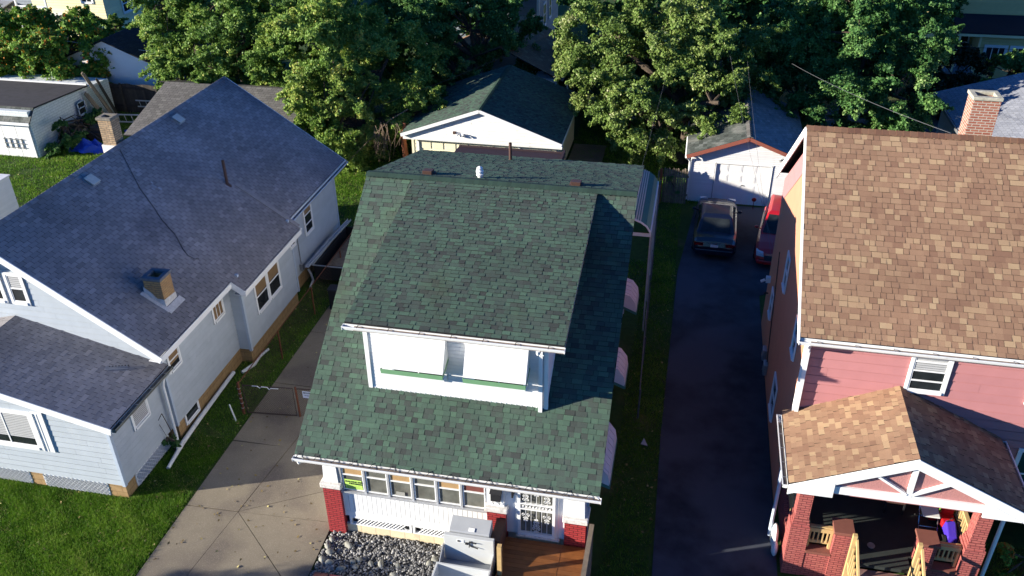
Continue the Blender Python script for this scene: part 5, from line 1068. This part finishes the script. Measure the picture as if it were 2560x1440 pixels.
mb = MB(); mb.prism([(-1.06, 38.7, 0), (-1.0, 38.7, 0), (-1.0, 38.7, 1.7), (-1.03, 38.7, 1.78), (-1.06, 38.7, 1.7)], (0, 1, 0), .1); mb.build('end_board', WOODG, FP)
FW = thing('board_fence', 'tall dark wooden fence at the back of the blue house yard', 'fence', (-33, 45.9, 0))
mb = MB(); x = -36.5
while x < -20.5: mb.box(x, x+.13, 45.9, 45.92, 0, 1.8+.03*math.sin(x*5), tone=random.random()); x += .14
mb.build('fence_boards', WOODDK, FW)
mb = MB(); mb.box(-36.5, -20.5, 45.86, 45.9, 1.5, 1.6); mb.box(-36.5, -20.5, 45.86, 45.9, .4, .5)
for x in (-36.4, -34, -31.6, -29.2, -26.8, -24.4, -22): mb.box(x, x+.1, 45.78, 45.87, 0, 1.85)
mb.build('fence_rail', WOODDK, FW)

# ================================================================== BACK YARD JUNK
def ladder(nm, lab, A, B, w=.42, n=12):
    A, B = V(A), V(B); mb = MB(); up = V((0, -.25, 1)).normalized()*w
    mb.beam(A, B, .03, .07); mb.beam(A+up, B+up, .03, .07)
    for i in range(n): p = A.lerp(B, (i+.5)/n); mb.tube([p, p+up], .018, 6)
    tag(mb.build(nm, ALU, origin=A), lab, 'ladder', 'ladders on their side by the back fence')
ladder('extension_ladder', 'aluminium ladder lying on its side, front one by the dark fence', (-34.2, 43.3, .35), (-28.5, 44.0, .35), .5, 14)
ladder('extension_ladder', 'shorter aluminium ladder behind the first one, against the dark fence', (-32.6, 45.2, .7), (-27.9, 45.4, .7), .42, 11)
def crumple(nm, lab, c, rx, ry, h, m, seed, cat='tarp'):
    r = random.Random(seed); mb = MB(); n = 16; vs = {}
    for i in range(n+1):
        for j in range(n+1):
            u, v = i/n*2-1, j/n*2-1; e = max(0, 1-(u*u+v*v)*.75)
            z = h*e*(.55+.45*math.sin(u*5+seed)*math.cos(v*6)) + r.uniform(0, .10)*(.3+e); vs[i, j] = V((c[0]+u*rx*(1+.2*math.sin(v*4+seed)), c[1]+v*ry*(1+.2*math.cos(u*5)), c[2]+max(.01, z)))
    for i in range(n):
        for j in range(n): mb.face([vs[i, j], vs[i+1, j], vs[i+1, j+1], vs[i, j+1]])
    return tag(mb.build(nm, m, origin=c), lab, cat, 'blue tarps in the back yard')
crumple('tarp', 'crumpled bright blue tarp on the grass left of the tan chimney', (-32.6, 40.1, 0), .95, .7, .55, TARP, 3)
crumple('tarp', 'blue tarp spread behind the tan chimney below the ladders', (-30.6, 42.9, 0), 1.35, .6, .35, TARP, 8)
for i, (a, b, w, lab) in enumerate((((-34.15, 43.05, 3.35), (-33.75, 44.4, .0), .16, 'longest pine board leaning against the white shed'), ((-34.2, 42.9, 2.2), (-33.7, 43.7, .0), .20, 'shorter wide board leaning on the shed wall below the long one'), ((-34.3, 44.3, 2.6), (-33.9, 44.9, .0), .12, 'dark narrow board leaning at the back corner of the shed'))):
    mb = MB(); mb.beam(a, b, w, .05, up=(1, 0, 0)); mb.beam(V(a)+V((.02, w*.9, -.1)), V(b)+V((.02, w*.9, 0)), w*.6, .04, up=(1, 0, 0)); tag(mb.build('leaning_board', WOODG if i != 2 else WOODDK, origin=b), lab, 'board', 'boards leaning on the shed')
mb = MB(); O = V((-34.1, 42.1, .35)); 
for z0 in (0, .75): 
    for a, b in ((0, .05), (.65, .7)): mb.box(-34.3, -34.26, 42.1+a, 42.1+b, .35+z0, 1.1+z0)
    for a in (0, .37, .70): mb.box(-34.3, -34.26, 42.1, 42.8, .35+z0+a, .40+z0+a)
ws = mb.build('window_sash', BLUETR, origin=(-34.2, 42.4, .3)); tag(ws, 'old blue window sash leaning on the shed beside the boards', 'window sash')
mb = MB(); mb.box(-34.32, -34.31, 42.1, 42.8, .37, 1.8); mb.build('pane', GLASS, ws)
mb = MB(); mb.box(-33.5, -32.2, 41.2, 42.2, 0, .5); mb.box(-33.3, -32.6, 41.4, 42.0, .5, .75); mb.tube([(-33.9, 41.3, 1.3), (-33.0, 41.0, .6), (-32.0, 40.8, .1)], .03, 6); mb.tube([(-33.8, 41.9, 1.2), (-32.8, 41.2, .3)], .02, 6); tag(mb.build('scrap_pile', WOODDK, origin=(-33, 41.6, 0)), 'dark pile of scrap lumber and pipes between ivy and tarp', 'scrap pile')

# trailer / bin between the houses
TR = thing('utility_trailer', 'dark open trailer loaded with wood beside the blue house wall', 'trailer', (-13.2, 29.5, 0))
mb = MB(); mb.box(-14.25, -11.8, 28.45, 28.52, .35, .98); mb.box(-14.25, -14.18, 28.52, 31.9, .35, .98); mb.box(-11.8, -11.73, 28.52, 31.9, .35, .98); mb.box(-14.25, -11.8, 31.9, 31.97, .35, .98); mb.box(-14.2, -11.8, 28.5, 31.9, .32, .38); mb.build('trailer_bed', BLACK, TR)
mb = MB(); mb.tube([(-14.28, 28.4, 1.02), (-11.75, 28.4, 1.02)], .03, 6); mb.tube([(-14.28, 28.4, 1.02), (-14.28, 32, 1.02)], .03, 6); mb.build('trailer_rail', METAL, TR)
for y in (29.6, 30.8): mb = MB(); mb.tube([(-14.45, y, .32), (-14.27, y, .32)], [.3, .3], 14); mb.build('wheel', RUBBER, TR)
mb = MB(); mb.box(-13.75, -12.95, 28.7, 31.7, .4, .9); tag(mb.build('timber_stack', WOODG, origin=(-13.3, 30, .4)), 'weathered timbers stacked in the open trailer', 'lumber'); mb = MB(); mb.box(-13.5, -12.7, 30.9, 31.1, .92, 1.0); tag(mb.build('loose_plank', WOODR, origin=(-13.1, 31, .92)), 'short reddish plank across the stacked timbers', 'plank')
mb = MB()
for p, q in (((-14.42, 28.2, 1.0), (-14.30, 30.2, 1.06)), ((-14.30, 30.2, 1.06), (-14.15, 32.3, 1.1))): 
    mb.beam(p, q, .14, .012); mb.beam(V(p)+V((-.07, 0, .05)), V(q)+V((-.07, 0, .05)), .01, .10); mb.beam(V(p)+V((.07, 0, .05)), V(q)+V((.07, 0, .05)), .01, .10)
tag(mb.build('loose_gutter', ALU, origin=(-14.3, 30, 1)), 'long detached metal gutter lying along the trailer rim', 'gutter')
mb = MB(); mb.box(-13.0, -12.55, 26.8, 27.2, 0, .9); mb.box(-13.03, -12.52, 26.77, 27.23, .9, .96); tag(mb.build('trash_bin', BLACK, origin=(-12.8, 27, 0), bevel=.03), 'black bin in the dark gap in front of the trailer', 'bin')

# drain pipes, post
mb = MB(); mb.tube([(-14.48, 17.35, .06), (-14.62, 18.5, .09), (-14.66, 19.6, .12), (-14.68, 20.8, .15), (-14.70, 22.1, .18)], [.055, .075, .075, .07, .07], 9); tag(mb.build('drain_pipe', PIPEW, origin=(-14.6, 19, 0)), 'long dirty white drain pipe lying on the grass along the blue house', 'pipe', 'white drain pipes by the blue house')
mb = MB(); mb.tube([(-14.50, 22.3, .06), (-14.28, 22.8, .08), (-14.30, 23.3, .07), (-14.2, 23.8, .06)], [.06, .07, .05, .05], 9); tag(mb.build('drain_pipe', PIPEW, origin=(-14.3, 23, 0)), 'short bent white pipe below the bay corner of the blue house', 'pipe', 'white drain pipes by the blue house')
mb = MB(); mb.tube([(-13.52, 19.88, 0), (-13.63, 19.88, .66)], .025, 8); tag(mb.build('marker_post', PIPEW, origin=(-13.5, 19.88, 0)), 'thin pale marker post leaning in the grass before the gate', 'post')
mb = MB(); mb.prism([(-.42, 21.2, .05), (-.20, 21.15, .05), (-.34, 21.5, .05)], (0, 0, 1), .02); tag(mb.build('litter_scrap', LIFTD, origin=(-.3, 21.2, 0)), 'small pale triangular scrap on the dark grass strip', 'litter')

# ================================================================== FRONT: gravel, stones, deck, lift
n = 6500; r = np.random.default_rng(5)
bm_ = __import__('bmesh').new(); __import__('bmesh').ops.create_icosphere(bm_, subdivisions=1, radius=1.0); iv = np.array([v.co[:] for v in bm_.verts]); fi = np.array([[v.index for v in f.verts] for f in bm_.faces]); bm_.free()
P = np.stack([r.uniform(-8.62, -3.7, n), r.uniform(12.6, 16.05, n)], 1); s = r.uniform(.013, .034, (n, 1))*(1+r.random((n, 1))*.5)
ang = r.uniform(0, 6.28, n); sc = np.stack([s[:, 0]*r.uniform(.8, 1.5, n), s[:, 0], s[:, 0]*r.uniform(.5, .9, n)], 1)
vx = iv[None, :, :]*sc[:, None, :]; ca, sa = np.cos(ang)[:, None], np.sin(ang)[:, None]
vv = np.stack([vx[:, :, 0]*ca-vx[:, :, 1]*sa+P[:, :1], vx[:, :, 0]*sa+vx[:, :, 1]*ca+P[:, 1:2], vx[:, :, 2]+r.uniform(.01, .05, (n, 1))], 2).reshape(-1, 3)
ff = (fi[None]+(np.arange(n)*len(iv))[:, None, None]).reshape(-1, 3); tn = np.repeat(np.clip(r.beta(1.6, 2.6, n), 0, 1), len(fi))
gv = fast('gravel_bed', vv, ff, tn, GRAVEL); tag(gv, 'grey pebble gravel bed in front of the porch lattice', 'gravel', kind='stuff'); 
gv.data.polygons.foreach_set('use_smooth', [True]*len(gv.data.polygons))
mb = MB(); mb.face([(-8.6, 12.4, .008), (-3.6, 12.4, .008), (-3.6, 16.07, .008), (-8.6, 16.07, .008)]); structure(mb.build('gravel_ground', mat('gravel_base', (.05, .05, .05), .95, .3, 30)))
st = [(-8.50, 15.65, .11, 'pale round'), (-8.52, 15.40, .12, 'grey oval'), (-8.38, 15.21, .13, 'dark long'), (-8.50, 14.94, .12, 'dark flat'), (-8.26, 14.87, .12, 'grey upright'), (-7.88, 14.72, .13, 'rough dark'), (-7.64, 15.0, .10, 'pale front'), (-7.50, 15.09, .12, 'tan broad'), (-7.52, 14.86, .10, 'grey lower'), (-7.15, 15.04, .10, 'tan single'), (-6.88, 15.08, .12, 'largest white'), (-6.41, 15.10, .11, 'smooth grey'), (-5.61, 15.35, .11, 'grey'), (-5.50, 15.50, .12, 'pale'), (-7.97, 15.54, .14, 'leaning tan'), (-6.44, 14.80, .10, 'nearest grey'), (-5.30, 15.80, .10, 'small pale')]
side_ = ['at the driveway edge nearest the brick pillar', 'second along the driveway edge', 'third along the driveway edge', 'at the driveway edge bottom corner', 'beside the bottom corner of the bed', 'in the front row nearest the driveway', 'second in the front row', 'third in the front row', 'just before the tan broad one', 'in the middle of the front row', 'right of the middle of the front row', 'toward the right of the front row', 'left one of the pair by the grey lift', 'right one of the pair by the grey lift', 'standing alone inside the gravel near the pillar', 'closest to the viewer in the gravel', 'beside the foundation next to the grey lift']
for (x, y, s_, nm), wh in zip(st, side_):
    bm_ = __import__('bmesh').new(); __import__('bmesh').ops.create_icosphere(bm_, subdivisions=3, radius=1.0); rr = random.Random(int(x*100)); a = rr.uniform(0, 6.28); kx, ky, kz = rr.uniform(.85, 1.3), rr.uniform(.65, .95), rr.uniform(.6, .9); ph = rr.uniform(0, 6)
    for v in bm_.verts: q = v.co; s_ = s_*.85 if False else s_; f = 1+.10*math.sin(q.x*3+ph)*math.cos(q.y*2.5+ph)+.05*math.sin(q.z*6+ph); x_, y_, z_ = q.x*kx*f, q.y*ky*f, q.z*kz*f; v.co = V((x_*math.cos(a)-y_*math.sin(a), x_*math.sin(a)+y_*math.cos(a), z_))*(s_*.84)
    me = bpy.data.meshes.new('river_stone'); bm_.to_mesh(me); bm_.free(); me.materials.append(ROCK); me.polygons.foreach_set('use_smooth', [True]*len(me.polygons)); o = bpy.data.objects.new('river_stone', me); COL.objects.link(o); o.location = (x, y, .05); tag(o, '%s river stone %s' % (nm, wh), 'stone', 'river stones round the gravel bed')
for k, x in enumerate((-8.5, -8.08, -7.66, -7.24, -6.82)):
    mb = MB(); mb.box(x, x+.38, 14.28, 14.46, 0, .10); tag(mb.build('edging_brick', PORCHBR if k % 2 else CAPST, origin=(x, 14.3, 0), bevel=.01), ['first', 'second', 'third', 'fourth', 'fifth'][k]+' edging brick from the driveway along the gravel front', 'brick', 'edging bricks in front of the gravel')
DK = thing('wooden_deck', 'brown stained wooden deck at the security door of the green roofed house', 'deck', (-2.5, 15, 0))
mb = MB(); y = 12.6
while y < 15.9: mb.box(-3.55, -1.42, y, y+.132, .86, .90, tone=random.random()); y += .138
mb.build('deck_boards', WOODD, DK)
mb = MB(); mb.box(-3.6, -3.55, 12.6, 15.9, .1, .9); mb.box(-1.42, -1.37, 12.6, 15.9, .1, .9); mb.box(-2.13, -2.11, 12.6, 15.9, .902, .906); mb.build('deck_skirt', WOODD, DK)
mb = MB(); mb.box(-3.56, -3.45, 14.62, 14.74, .5, 1.88); mb.box(-3.56, -3.45, 14.62, 14.74, 1.88, 1.90); mb.build('deck_post', WOODL, DK)
mb = MB(); mb.box(-1.42, -1.30, 12.6, 15.9, 1.78, 1.82); mb.box(-1.38, -1.34, 12.6, 15.9, 1.0, 1.09); mb.box(-1.38, -1.34, 12.6, 15.9, 1.68, 1.77)
for y in (12.7, 14.3, 15.8): mb.box(-1.40, -1.31, y, y+.09, .3, 1.78)
y = 12.8
while y < 13.6: mb.box(-1.345, -1.31, y, y+.035, .95, 1.75); y += .125
while y < 15.8: mb.box(-1.345, -1.32, y, y+.135, .10, 1.75); y += .14  # boards closed up so the railing keeps the asphalt in shade
mb.build('deck_railing', WOODG, DK)
LF = thing('platform_lift', 'grey metal wheelchair platform lift standing beside the wooden deck', 'lift', (-4.35, 14.8, 0))
mb = MB(); mb.box(-5.03, -3.72, 14.98, 15.10, 0, 1.66); mb.build('mast_panel', LIFT, LF, bevel=.012)
mb = MB(); mb.hexa([(-4.92, 15.12, .2), (-3.86, 15.12, .2), (-3.86, 15.62, .2), (-4.92, 15.62, .2), (-4.92, 15.12, 1.70), (-3.86, 15.12, 1.70), (-3.86, 15.50, 1.86), (-4.92, 15.50, 1.86)]); mt = mb.build('mast_housing', LIFTD, LF, bevel=.015)
mb = MB(); mb.frame_box(V((-4.42, 15.14, 1.72)), X_, V((0, .92, .39)), V((0, -.39, .92)), 0, .16, .0, .10, .004, .010); mb.build('label_plate', WHITE, mt)
mb = MB(); mb.box(-4.66, -4.60, 14.955, 14.98, 1.50, 1.55); mb.box(-4.46, -4.38, 14.95, 14.98, 1.44, 1.50); mb.beam((-4.36, 14.96, 1.42), (-4.12, 14.93, 1.38), .02, .02); mb.beam((-4.36, 14.96, 1.54), (-4.16, 14.93, 1.55), .02, .02); mb.beam((-4.33, 14.96, 1.58), (-4.36, 14.95, 1.36), .02, .02); mb.build('control_handle', BLACK, LF)
mb = MB(); mb.box(-4.68, -4.50, 14.970, 14.979, 1.47, 1.57); mb.build('label_plate', WHITE, LF)
mb = MB()
for a in ((-5.12, -3.70, 14.50, 14.56), (-5.12, -5.06, 13.2, 14.5), (-3.76, -3.70, 13.2, 14.5)): mb.box(a[0], a[1], a[2], a[3], .15, 1.12)
mb.box(-5.12, -3.7, 13.2, 14.56, .10, .16); mb.build('platform_wall', LIFT, LF, bevel=.01)
mb = MB(); mb.prism([(-5.06, 14.56, .15), (-5.06, 15.0, .15), (-5.06, 15.0, 1.35), (-5.06, 14.56, 1.12)], (1, 0, 0), .02); mb.prism([(-3.74, 14.56, .15), (-3.74, 15.0, .15), (-3.74, 15.0, 1.2), (-3.74, 14.56, 1.12)], (1, 0, 0), .02); mb.face([(-5.04, 14.56, .95), (-3.76, 14.56, .95), (-3.76, 14.98, .80), (-5.04, 14.98, .80)]); mb.build('side_plate', LIFTD, LF)
mb = MB(); mb.box(-3.84, -3.60, 15.14, 15.9, .3, 1.55); mb.build('side_guard', VENTBR, LF)

# ================================================================== CARS
def car(nm, lab, cat, loc, L, Wd, H_, paint, suv=False, rotz=0):
    t = thing(nm, lab, cat, loc, rotz=rotz); hl = L/2; hw = Wd/2
    belt = .98 if suv else .90
    def P(name, mb, m, smooth=False, bevel=0, par=None):
        WLs = WL[(par or t).name].copy(); WL[(par or t).name] = V((0, 0, 0)); o = mb.build(name, m, par or t, smooth=smooth, bevel=bevel); WL[(par or t).name] = WLs; WL[o.name] = WLs; return o
    # body: lofted rings from rear (-hl) to front (+hl)
    st_ = [(-hl, .84, .62, .30), (-hl+.06, .92, belt-.06, .26), (-hl+.35, .975, belt+.0, .24), (-hl+1.05, 1, belt+.03, .22), (0, 1, belt+.0, .22), (hl-1.35, 1, belt-.02, .22), (hl-.75, .985, belt-.07, .22), (hl-.30, .93, belt-.16, .24), (hl-.06, .82, belt-.27, .27), (hl, .74, .50, .32)]
    mb = MB(); rings = []
    for y, w, zt, zb0 in st_:
        w *= hw; ring = [(-w*.93, y, zb0), (-w, y, zb0+.15), (-w*1.0, y, (zt+zb0)/2+.05), (-w*.97, y, zt-.10), (-w*.86, y, zt-.015), (-w*.5, y, zt+.025), (0, y, zt+.035), (w*.5, y, zt+.025), (w*.86, y, zt-.015), (w*.97, y, zt-.10), (w, y, (zt+zb0)/2+.05), (w, y, zb0+.15), (w*.93, y, zb0)]
        rings.append(ring)
    for a, b in zip(rings[:-1], rings[1:]):
        for i in range(len(a)): j = (i+1) % len(a); mb.face([a[i], a[j], b[j], b[i]])
    mb.face(rings[0]); mb.face(rings[-1][::-1])
    body = P('body', mb, paint, smooth=True)
    if suv: yb0, yb1, yr0, yr1 = -hl+.05, hl-1.35, -hl+.35, hl-2.25
    else: yb0, yb1, yr0, yr1 = -hl+.75, hl-1.25, -hl+1.35, hl-2.15
    wb, wr = hw*.90, hw*.70; zb1, zr1 = belt-.03, H_-.04
    base = [V((-wb, yb0, zb1)), V((wb, yb0, zb1)), V((wb, yb1, zb1)), V((-wb, yb1, zb1))]; top = [V((-wr, yr0, zr1)), V((wr, yr0, zr1)), V((wr, yr1, zr1)), V((-wr, yr1, zr1))]
    mb = MB(); mb.hexa(base+top); cab = P('cabin', mb, paint, bevel=.06)
    mb = MB(); mb.hexa([V((-wr+.03, yr0+.03, zr1)), V((wr-.03, yr0+.03, zr1)), V((wr-.03, yr1-.03, zr1)), V((-wr+.03, yr1-.03, zr1)), V((-wr+.12, yr0+.2, H_)), V((wr-.12, yr0+.2, H_)), V((wr-.12, yr1-.2, H_)), V((-wr+.12, yr1-.2, H_))]); P('roof', mb, paint, bevel=.03)
    def glass(name, a, b, c, d, i0=.10, j0=.12, par=None):
        n = (b-a).cross(d-a).normalized(); cen = (a+b+c+d)/4
        if n.dot(cen-V((0, (yb0+yb1)/2, zb1))) < 0: n = -n
        f = lambda u, v: a.lerp(b, u).lerp(d.lerp(c, u), v)+n*.012
        mb = MB(); mb.face([f(i0, j0), f(1-i0, j0), f(1-i0, 1-j0*.8), f(i0, 1-j0*.8)]); return P(name, mb, GLASS)
    glass('rear_window', base[0], base[1], top[1], top[0]); glass('windshield', base[3], base[2], top[2], top[3], .06, .08)
    for s, (a, b, c, d) in ((1, (base[1], base[2], top[2], top[1])), (-1, (base[0], base[3], top[3], top[0]))):
        m0, m1 = a.lerp(b, .48), d.lerp(c, .46); glass('side_window', a, m0, m1, d, .10, .16); m2, m3 = a.lerp(b, .51), d.lerp(c, .50); glass('side_window', m2, b, c, m3, .08, .16)
        mb = MB(); mb.ell((s*(hw+.08), hl-1.95 if not suv else hl-1.75, belt+.10), (.10, .06, .07)); mb.beam((s*(hw-.1), hl-1.95 if not suv else hl-1.75, belt+.04), (s*(hw+.05), hl-1.95 if not suv else hl-1.75, belt+.07), .03, .04); P('mirror', mb, paint, smooth=True)
        mb = MB(); mb.hexa([(s*hw*.52, -hl+.01, .62), (s*hw*.90, -hl+.05, .62), (s*hw*.90, -hl+.09, .62), (s*hw*.52, -hl+.05, .62), (s*hw*.50, -hl-.012, .80), (s*hw*.93, -hl+.02, .80), (s*hw*.93, -hl+.12, .80), (s*hw*.50, -hl+.05, .80)]); P('tail_light', mb, REDL)
        mb = MB(); mb.hexa([(s*hw*.50, hl-.12, .60), (s*hw*.85, hl-.30, .60), (s*hw*.85, hl-.05, .60), (s*hw*.50, hl+.012, .60), (s*hw*.55, hl-.16, .76), (s*hw*.90, hl-.36, .78), (s*hw*.88, hl-.14, .78), (s*hw*.55, hl-.03, .74)]); P('headlight', mb, HEADL)
        for y in (-hl+.95, hl-.95):
            mb = MB(); mb.tube([(s*(hw-.20), y, .33), (s*(hw+.012), y, .33)], .33, 20); wh = P('wheel', mb, RUBBER)
            mb = MB(); mb.tube([(s*(hw+.0), y, .33), (s*(hw+.02), y, .33)], .21, 14); P('rim', mb, RIM, par=wh)
    mb = MB(); mb.box(-hw*.86, hw*.86, -hl-.05, -hl+.10, .28, .52); P('bumper', mb, paint, bevel=.03); mb = MB(); mb.box(-hw*.80, hw*.80, hl-.12, hl+.03, .26, .44); P('bumper', mb, paint, bevel=.03)
    mb = MB(); mb.box(-.16, .16, -hl-.02, -hl-.005, .64, .77); pl = P('licence_plate', mb, SIGNW)
    mb = MB(); mb.box(-.30, .30, -hl-.02, -hl+.01, .80, .83); P('trim_strip', mb, CHROME)
    mb = MB(); 
    for k in range(4): mb.box(-.42, .42, hl-.03, hl+.03, .46+k*.055, .475+k*.055)
    P('grille', mb, CHROME); mb = MB(); mb.box(-.44, .44, hl-.05, hl+.012, .44, .66); P('grille_opening', mb, BLACK)
    return t
car('parked_sedan', 'dark navy sedan parked facing the small white garage', 'car', (1.74, 36.0, .02), 4.85, 1.84, 1.48, CARP, rotz=rad(-1.5))
car('parked_suv', 'red car with its front toward the street beside the salmon wall', 'car', (4.48, 35.4, .02), 4.6, 1.80, 1.62, CARR, suv=True, rotz=math.pi-rad(8))
mb = MB(); mb.tube([(3.5, 38.9, .05), (3.5, 38.9, .5)], .015, 6); mb.ell((3.5, 38.9, .55), (.11, .04, .11)); tag(mb.build('red_reflector_sign', REDL, origin=(2.75, 38.6, 0)), 'small red round marker on a stick at the garage door', 'marker')

# ================================================================== PORCH THINGS of the pink house
CH = thing('folding_chair', 'white folding chair with chrome legs on the brick porch', 'chair', (7.3, 18.5, .95))
mb = MB()
for x in (7.05, 7.52): mb.tube([(x, 18.2, .96), (x, 18.55, 1.45), (x, 18.8, 1.95)], .014, 6); mb.tube([(x, 18.75, .96), (x, 18.25, 1.42)], .014, 6)
mb.tube([(7.05, 18.2, 1.1), (7.52, 18.2, 1.1)], .012, 6); mb.build('chair_frame', CHROME, CH)
mb = MB(); mb.box(7.07, 7.50, 18.2, 18.62, 1.42, 1.46); mb.build('seat', SEATW, CH, bevel=.015)
mb = MB(); mb.hexa([(7.07, 18.66, 1.62), (7.50, 18.66, 1.62), (7.50, 18.69, 1.62), (7.07, 18.69, 1.62), (7.07, 18.76, 1.92), (7.50, 18.76, 1.92), (7.50, 18.79, 1.92), (7.07, 18.79, 1.92)]); mb.build('backrest', SEATW, CH, bevel=.01)
TB = thing('ride_on_toy', 'red and violet ride on toy with black wheels beside the white chair', 'toy', (7.75, 18.1, .95))
mb = MB(); mb.hexa([(7.62, 17.75, 1.05), (7.92, 17.75, 1.05), (7.95, 18.25, 1.05), (7.6, 18.25, 1.05), (7.66, 17.8, 1.22), (7.88, 17.8, 1.22), (7.90, 18.25, 1.38), (7.66, 18.25, 1.38)]); mb.build('hood', TOYB, TB, bevel=.03)
mb = MB(); mb.box(7.60, 7.94, 18.25, 18.65, 1.03, 1.28); mb.box(7.62, 7.92, 18.55, 18.66, 1.28, 1.52); mb.build('seat', TOYR, TB, bevel=.03)
for x, y in ((7.58, 17.85), (7.96, 17.85), (7.58, 18.5), (7.96, 18.5)): mb = MB(); mb.tube([(x-.04, y, 1.07), (x+.04, y, 1.07)], .12, 12); mb.build('wheel', RUBBER, TB)
mb = MB(); mb.tube([(7.66, 18.2, 1.35), (7.78, 18.22, 1.48), (7.9, 18.2, 1.35)], .015, 6); mb.build('handlebar', BLACK, TB)
T2 = thing('toy_wagon', 'small red and white toy left of the ride on toy', 'toy', (7.48, 18.65, .95)); mb = MB(); mb.box(7.36, 7.66, 18.55, 18.85, 1.0, 1.15); mb.build('wagon_body', TOYR, T2, bevel=.03); mb = MB(); mb.box(7.42, 7.60, 18.6, 18.8, 1.15, 1.22); mb.build('wagon_lid', SEATW, T2, bevel=.02)
mb = MB(); mb.box(7.72, 8.05, 18.75, 19.1, .95, 1.25); mb.box(7.70, 8.07, 18.73, 19.12, 1.25, 1.29); tag(mb.build('storage_box', TOYG, origin=(7.9, 18.9, .95), bevel=.015), 'lime green plastic box behind the ride on toy', 'box')
AC = thing('lounge_chair', 'dark rust coloured chair against the pink porch wall', 'chair', (6.5, 18.9, .95))
mb = MB(); mb.box(6.25, 6.75, 18.65, 19.05, 1.32, 1.38); mb.build('seat', VENTBR, AC, bevel=.02); mb = MB(); mb.hexa([(6.25, 19.02, 1.38), (6.75, 19.02, 1.38), (6.75, 19.07, 1.38), (6.25, 19.07, 1.38), (6.25, 19.14, 1.85), (6.75, 19.14, 1.85), (6.75, 19.19, 1.85), (6.25, 19.19, 1.85)]); mb.build('backrest', VENTBR, AC, bevel=.02)
for x in (6.27, 6.73):
    for y in (18.68, 19.04): mb = MB(); mb.box(x-.02, x+.02, y-.02, y+.02, .95, 1.33); mb.build('leg', BLACK, AC)
mb = MB(); mb.lathe([(.07, 0), (.10, .04), (.09, .06), (.05, .03)], (5.75, 17.35, .95), 12); tag(mb.build('pet_bowl', METAL, origin=(5.75, 17.35, .95)), 'small metal bowl on the dark porch floor', 'bowl')
mb = MB(); mb.ell((3.42, 17.75, .45), (.10, .28, .4)); mb.ell((3.44, 17.5, .25), (.09, .2, .25)); tag(mb.build('plastic_bag', SEATW, origin=(3.42, 17.7, 0)), 'crumpled white plastic bag against the brick porch side', 'bag')

def bicycle(lab, x, y, z, s, m):
    t = thing('bicycle', lab, 'bicycle', (x, y, z), 'bicycles on the mustard house porch')
    for q in (0, s*.95):
        mb = MB(); mb.tube([(x+q+.27*math.cos(a), y, z+.3+.27*math.sin(a)) for a in [i*math.pi/8 for i in range(17)]], .03, 6, cap=False)
        for i in range(6): a = i*math.pi/3; mb.tube([(x+q, y, z+.3), (x+q+.26*math.cos(a), y, z+.3+.26*math.sin(a))], .006, 4)
        mb.build('wheel', SIGNW, t)
    mb = MB(); f = lambda a, b: mb.tube([(x+s*a[0], y, z+a[1]), (x+s*b[0], y, z+b[1])], .022, 6)
    f((0, .3), (.35, .3)); f((.35, .3), (.25, .72)); f((0, .3), (.25, .66)); f((.27, .62), (.75, .66)); f((.35, .3), (.76, .6)); f((.72, .80), (.95, .3)); mb.build('frame', m, t)
    mb = MB(); mb.box(x+s*.25-.10, x+s*.25+.10, y-.05, y+.05, z+.72, z+.77); mb.build('saddle', BLACK, t); mb = MB(); mb.tube([(x+s*.72, y-.22, z+.86), (x+s*.72, y+.22, z+.86)], .018, 6); mb.build('handlebar', BLACK, t)
bicycle('violet bicycle with pale wheels, front one on the mustard house porch', 17.05, 62.4, .42, 1, PURPLE)
bicycle('violet bicycle leaning behind the front one on the mustard house porch', 16.85, 62.9, .42, 1, TOYB)

# ================================================================== OVERHEAD WIRES
def wire(lab, A, B, sag=.4, r_=.0045, m=None, n=14):
    A, B = V(A), V(B); mb = MB(); mb.tube([A.lerp(B, i/n) - Z_*(sag*4*(i/n)*(1-i/n)) for i in range(n+1)], r_, 5); tag(mb.build('overhead_wire', m or FENCEG, origin=A), lab, 'wire', 'overhead wires')
wire('pale wire running from the deep green tree to the brick chimney', (4.8, 44.0, 5.6), (7.7, 26.5, 8.9), .15, .008, FENCEG)
wire('thin wire sloping down over the white garage door toward the salmon wall', (1.6, 44.5, 6.5), (3.45, 28.5, 3.6), .3)
wire('second thin wire crossing the white garage gable', (2.5, 46, 6.4), (3.45, 28.3, 3.2), .3)
wire('wire above the left slope of the double garage roof', (-14.8, 38.2, 4.2), (-6.0, 47.5, 6.4), .2, .010, BLACK)
wire('wire crossing in front of the dark navy garage roof', (-40, 47.5, 3.9), (-22, 47.5, 3.2), .2, .013, PIPEW)
wire('wire at the top centre before the lavender grey house', (-16.5, 56.5, 4.6), (-3.5, 56.5, 6.6), .1, .014, PIPEW)
wire('wire crossing in front of the mustard yellow house', (10.5, 52, 4.9), (26, 54.5, 4.3), .3, .012, BLACK)
wire('thin wire dropping beside the picket fence', (-1.1, 43.5, 5.5), (-1.5, 30.5, 5.2), .1)
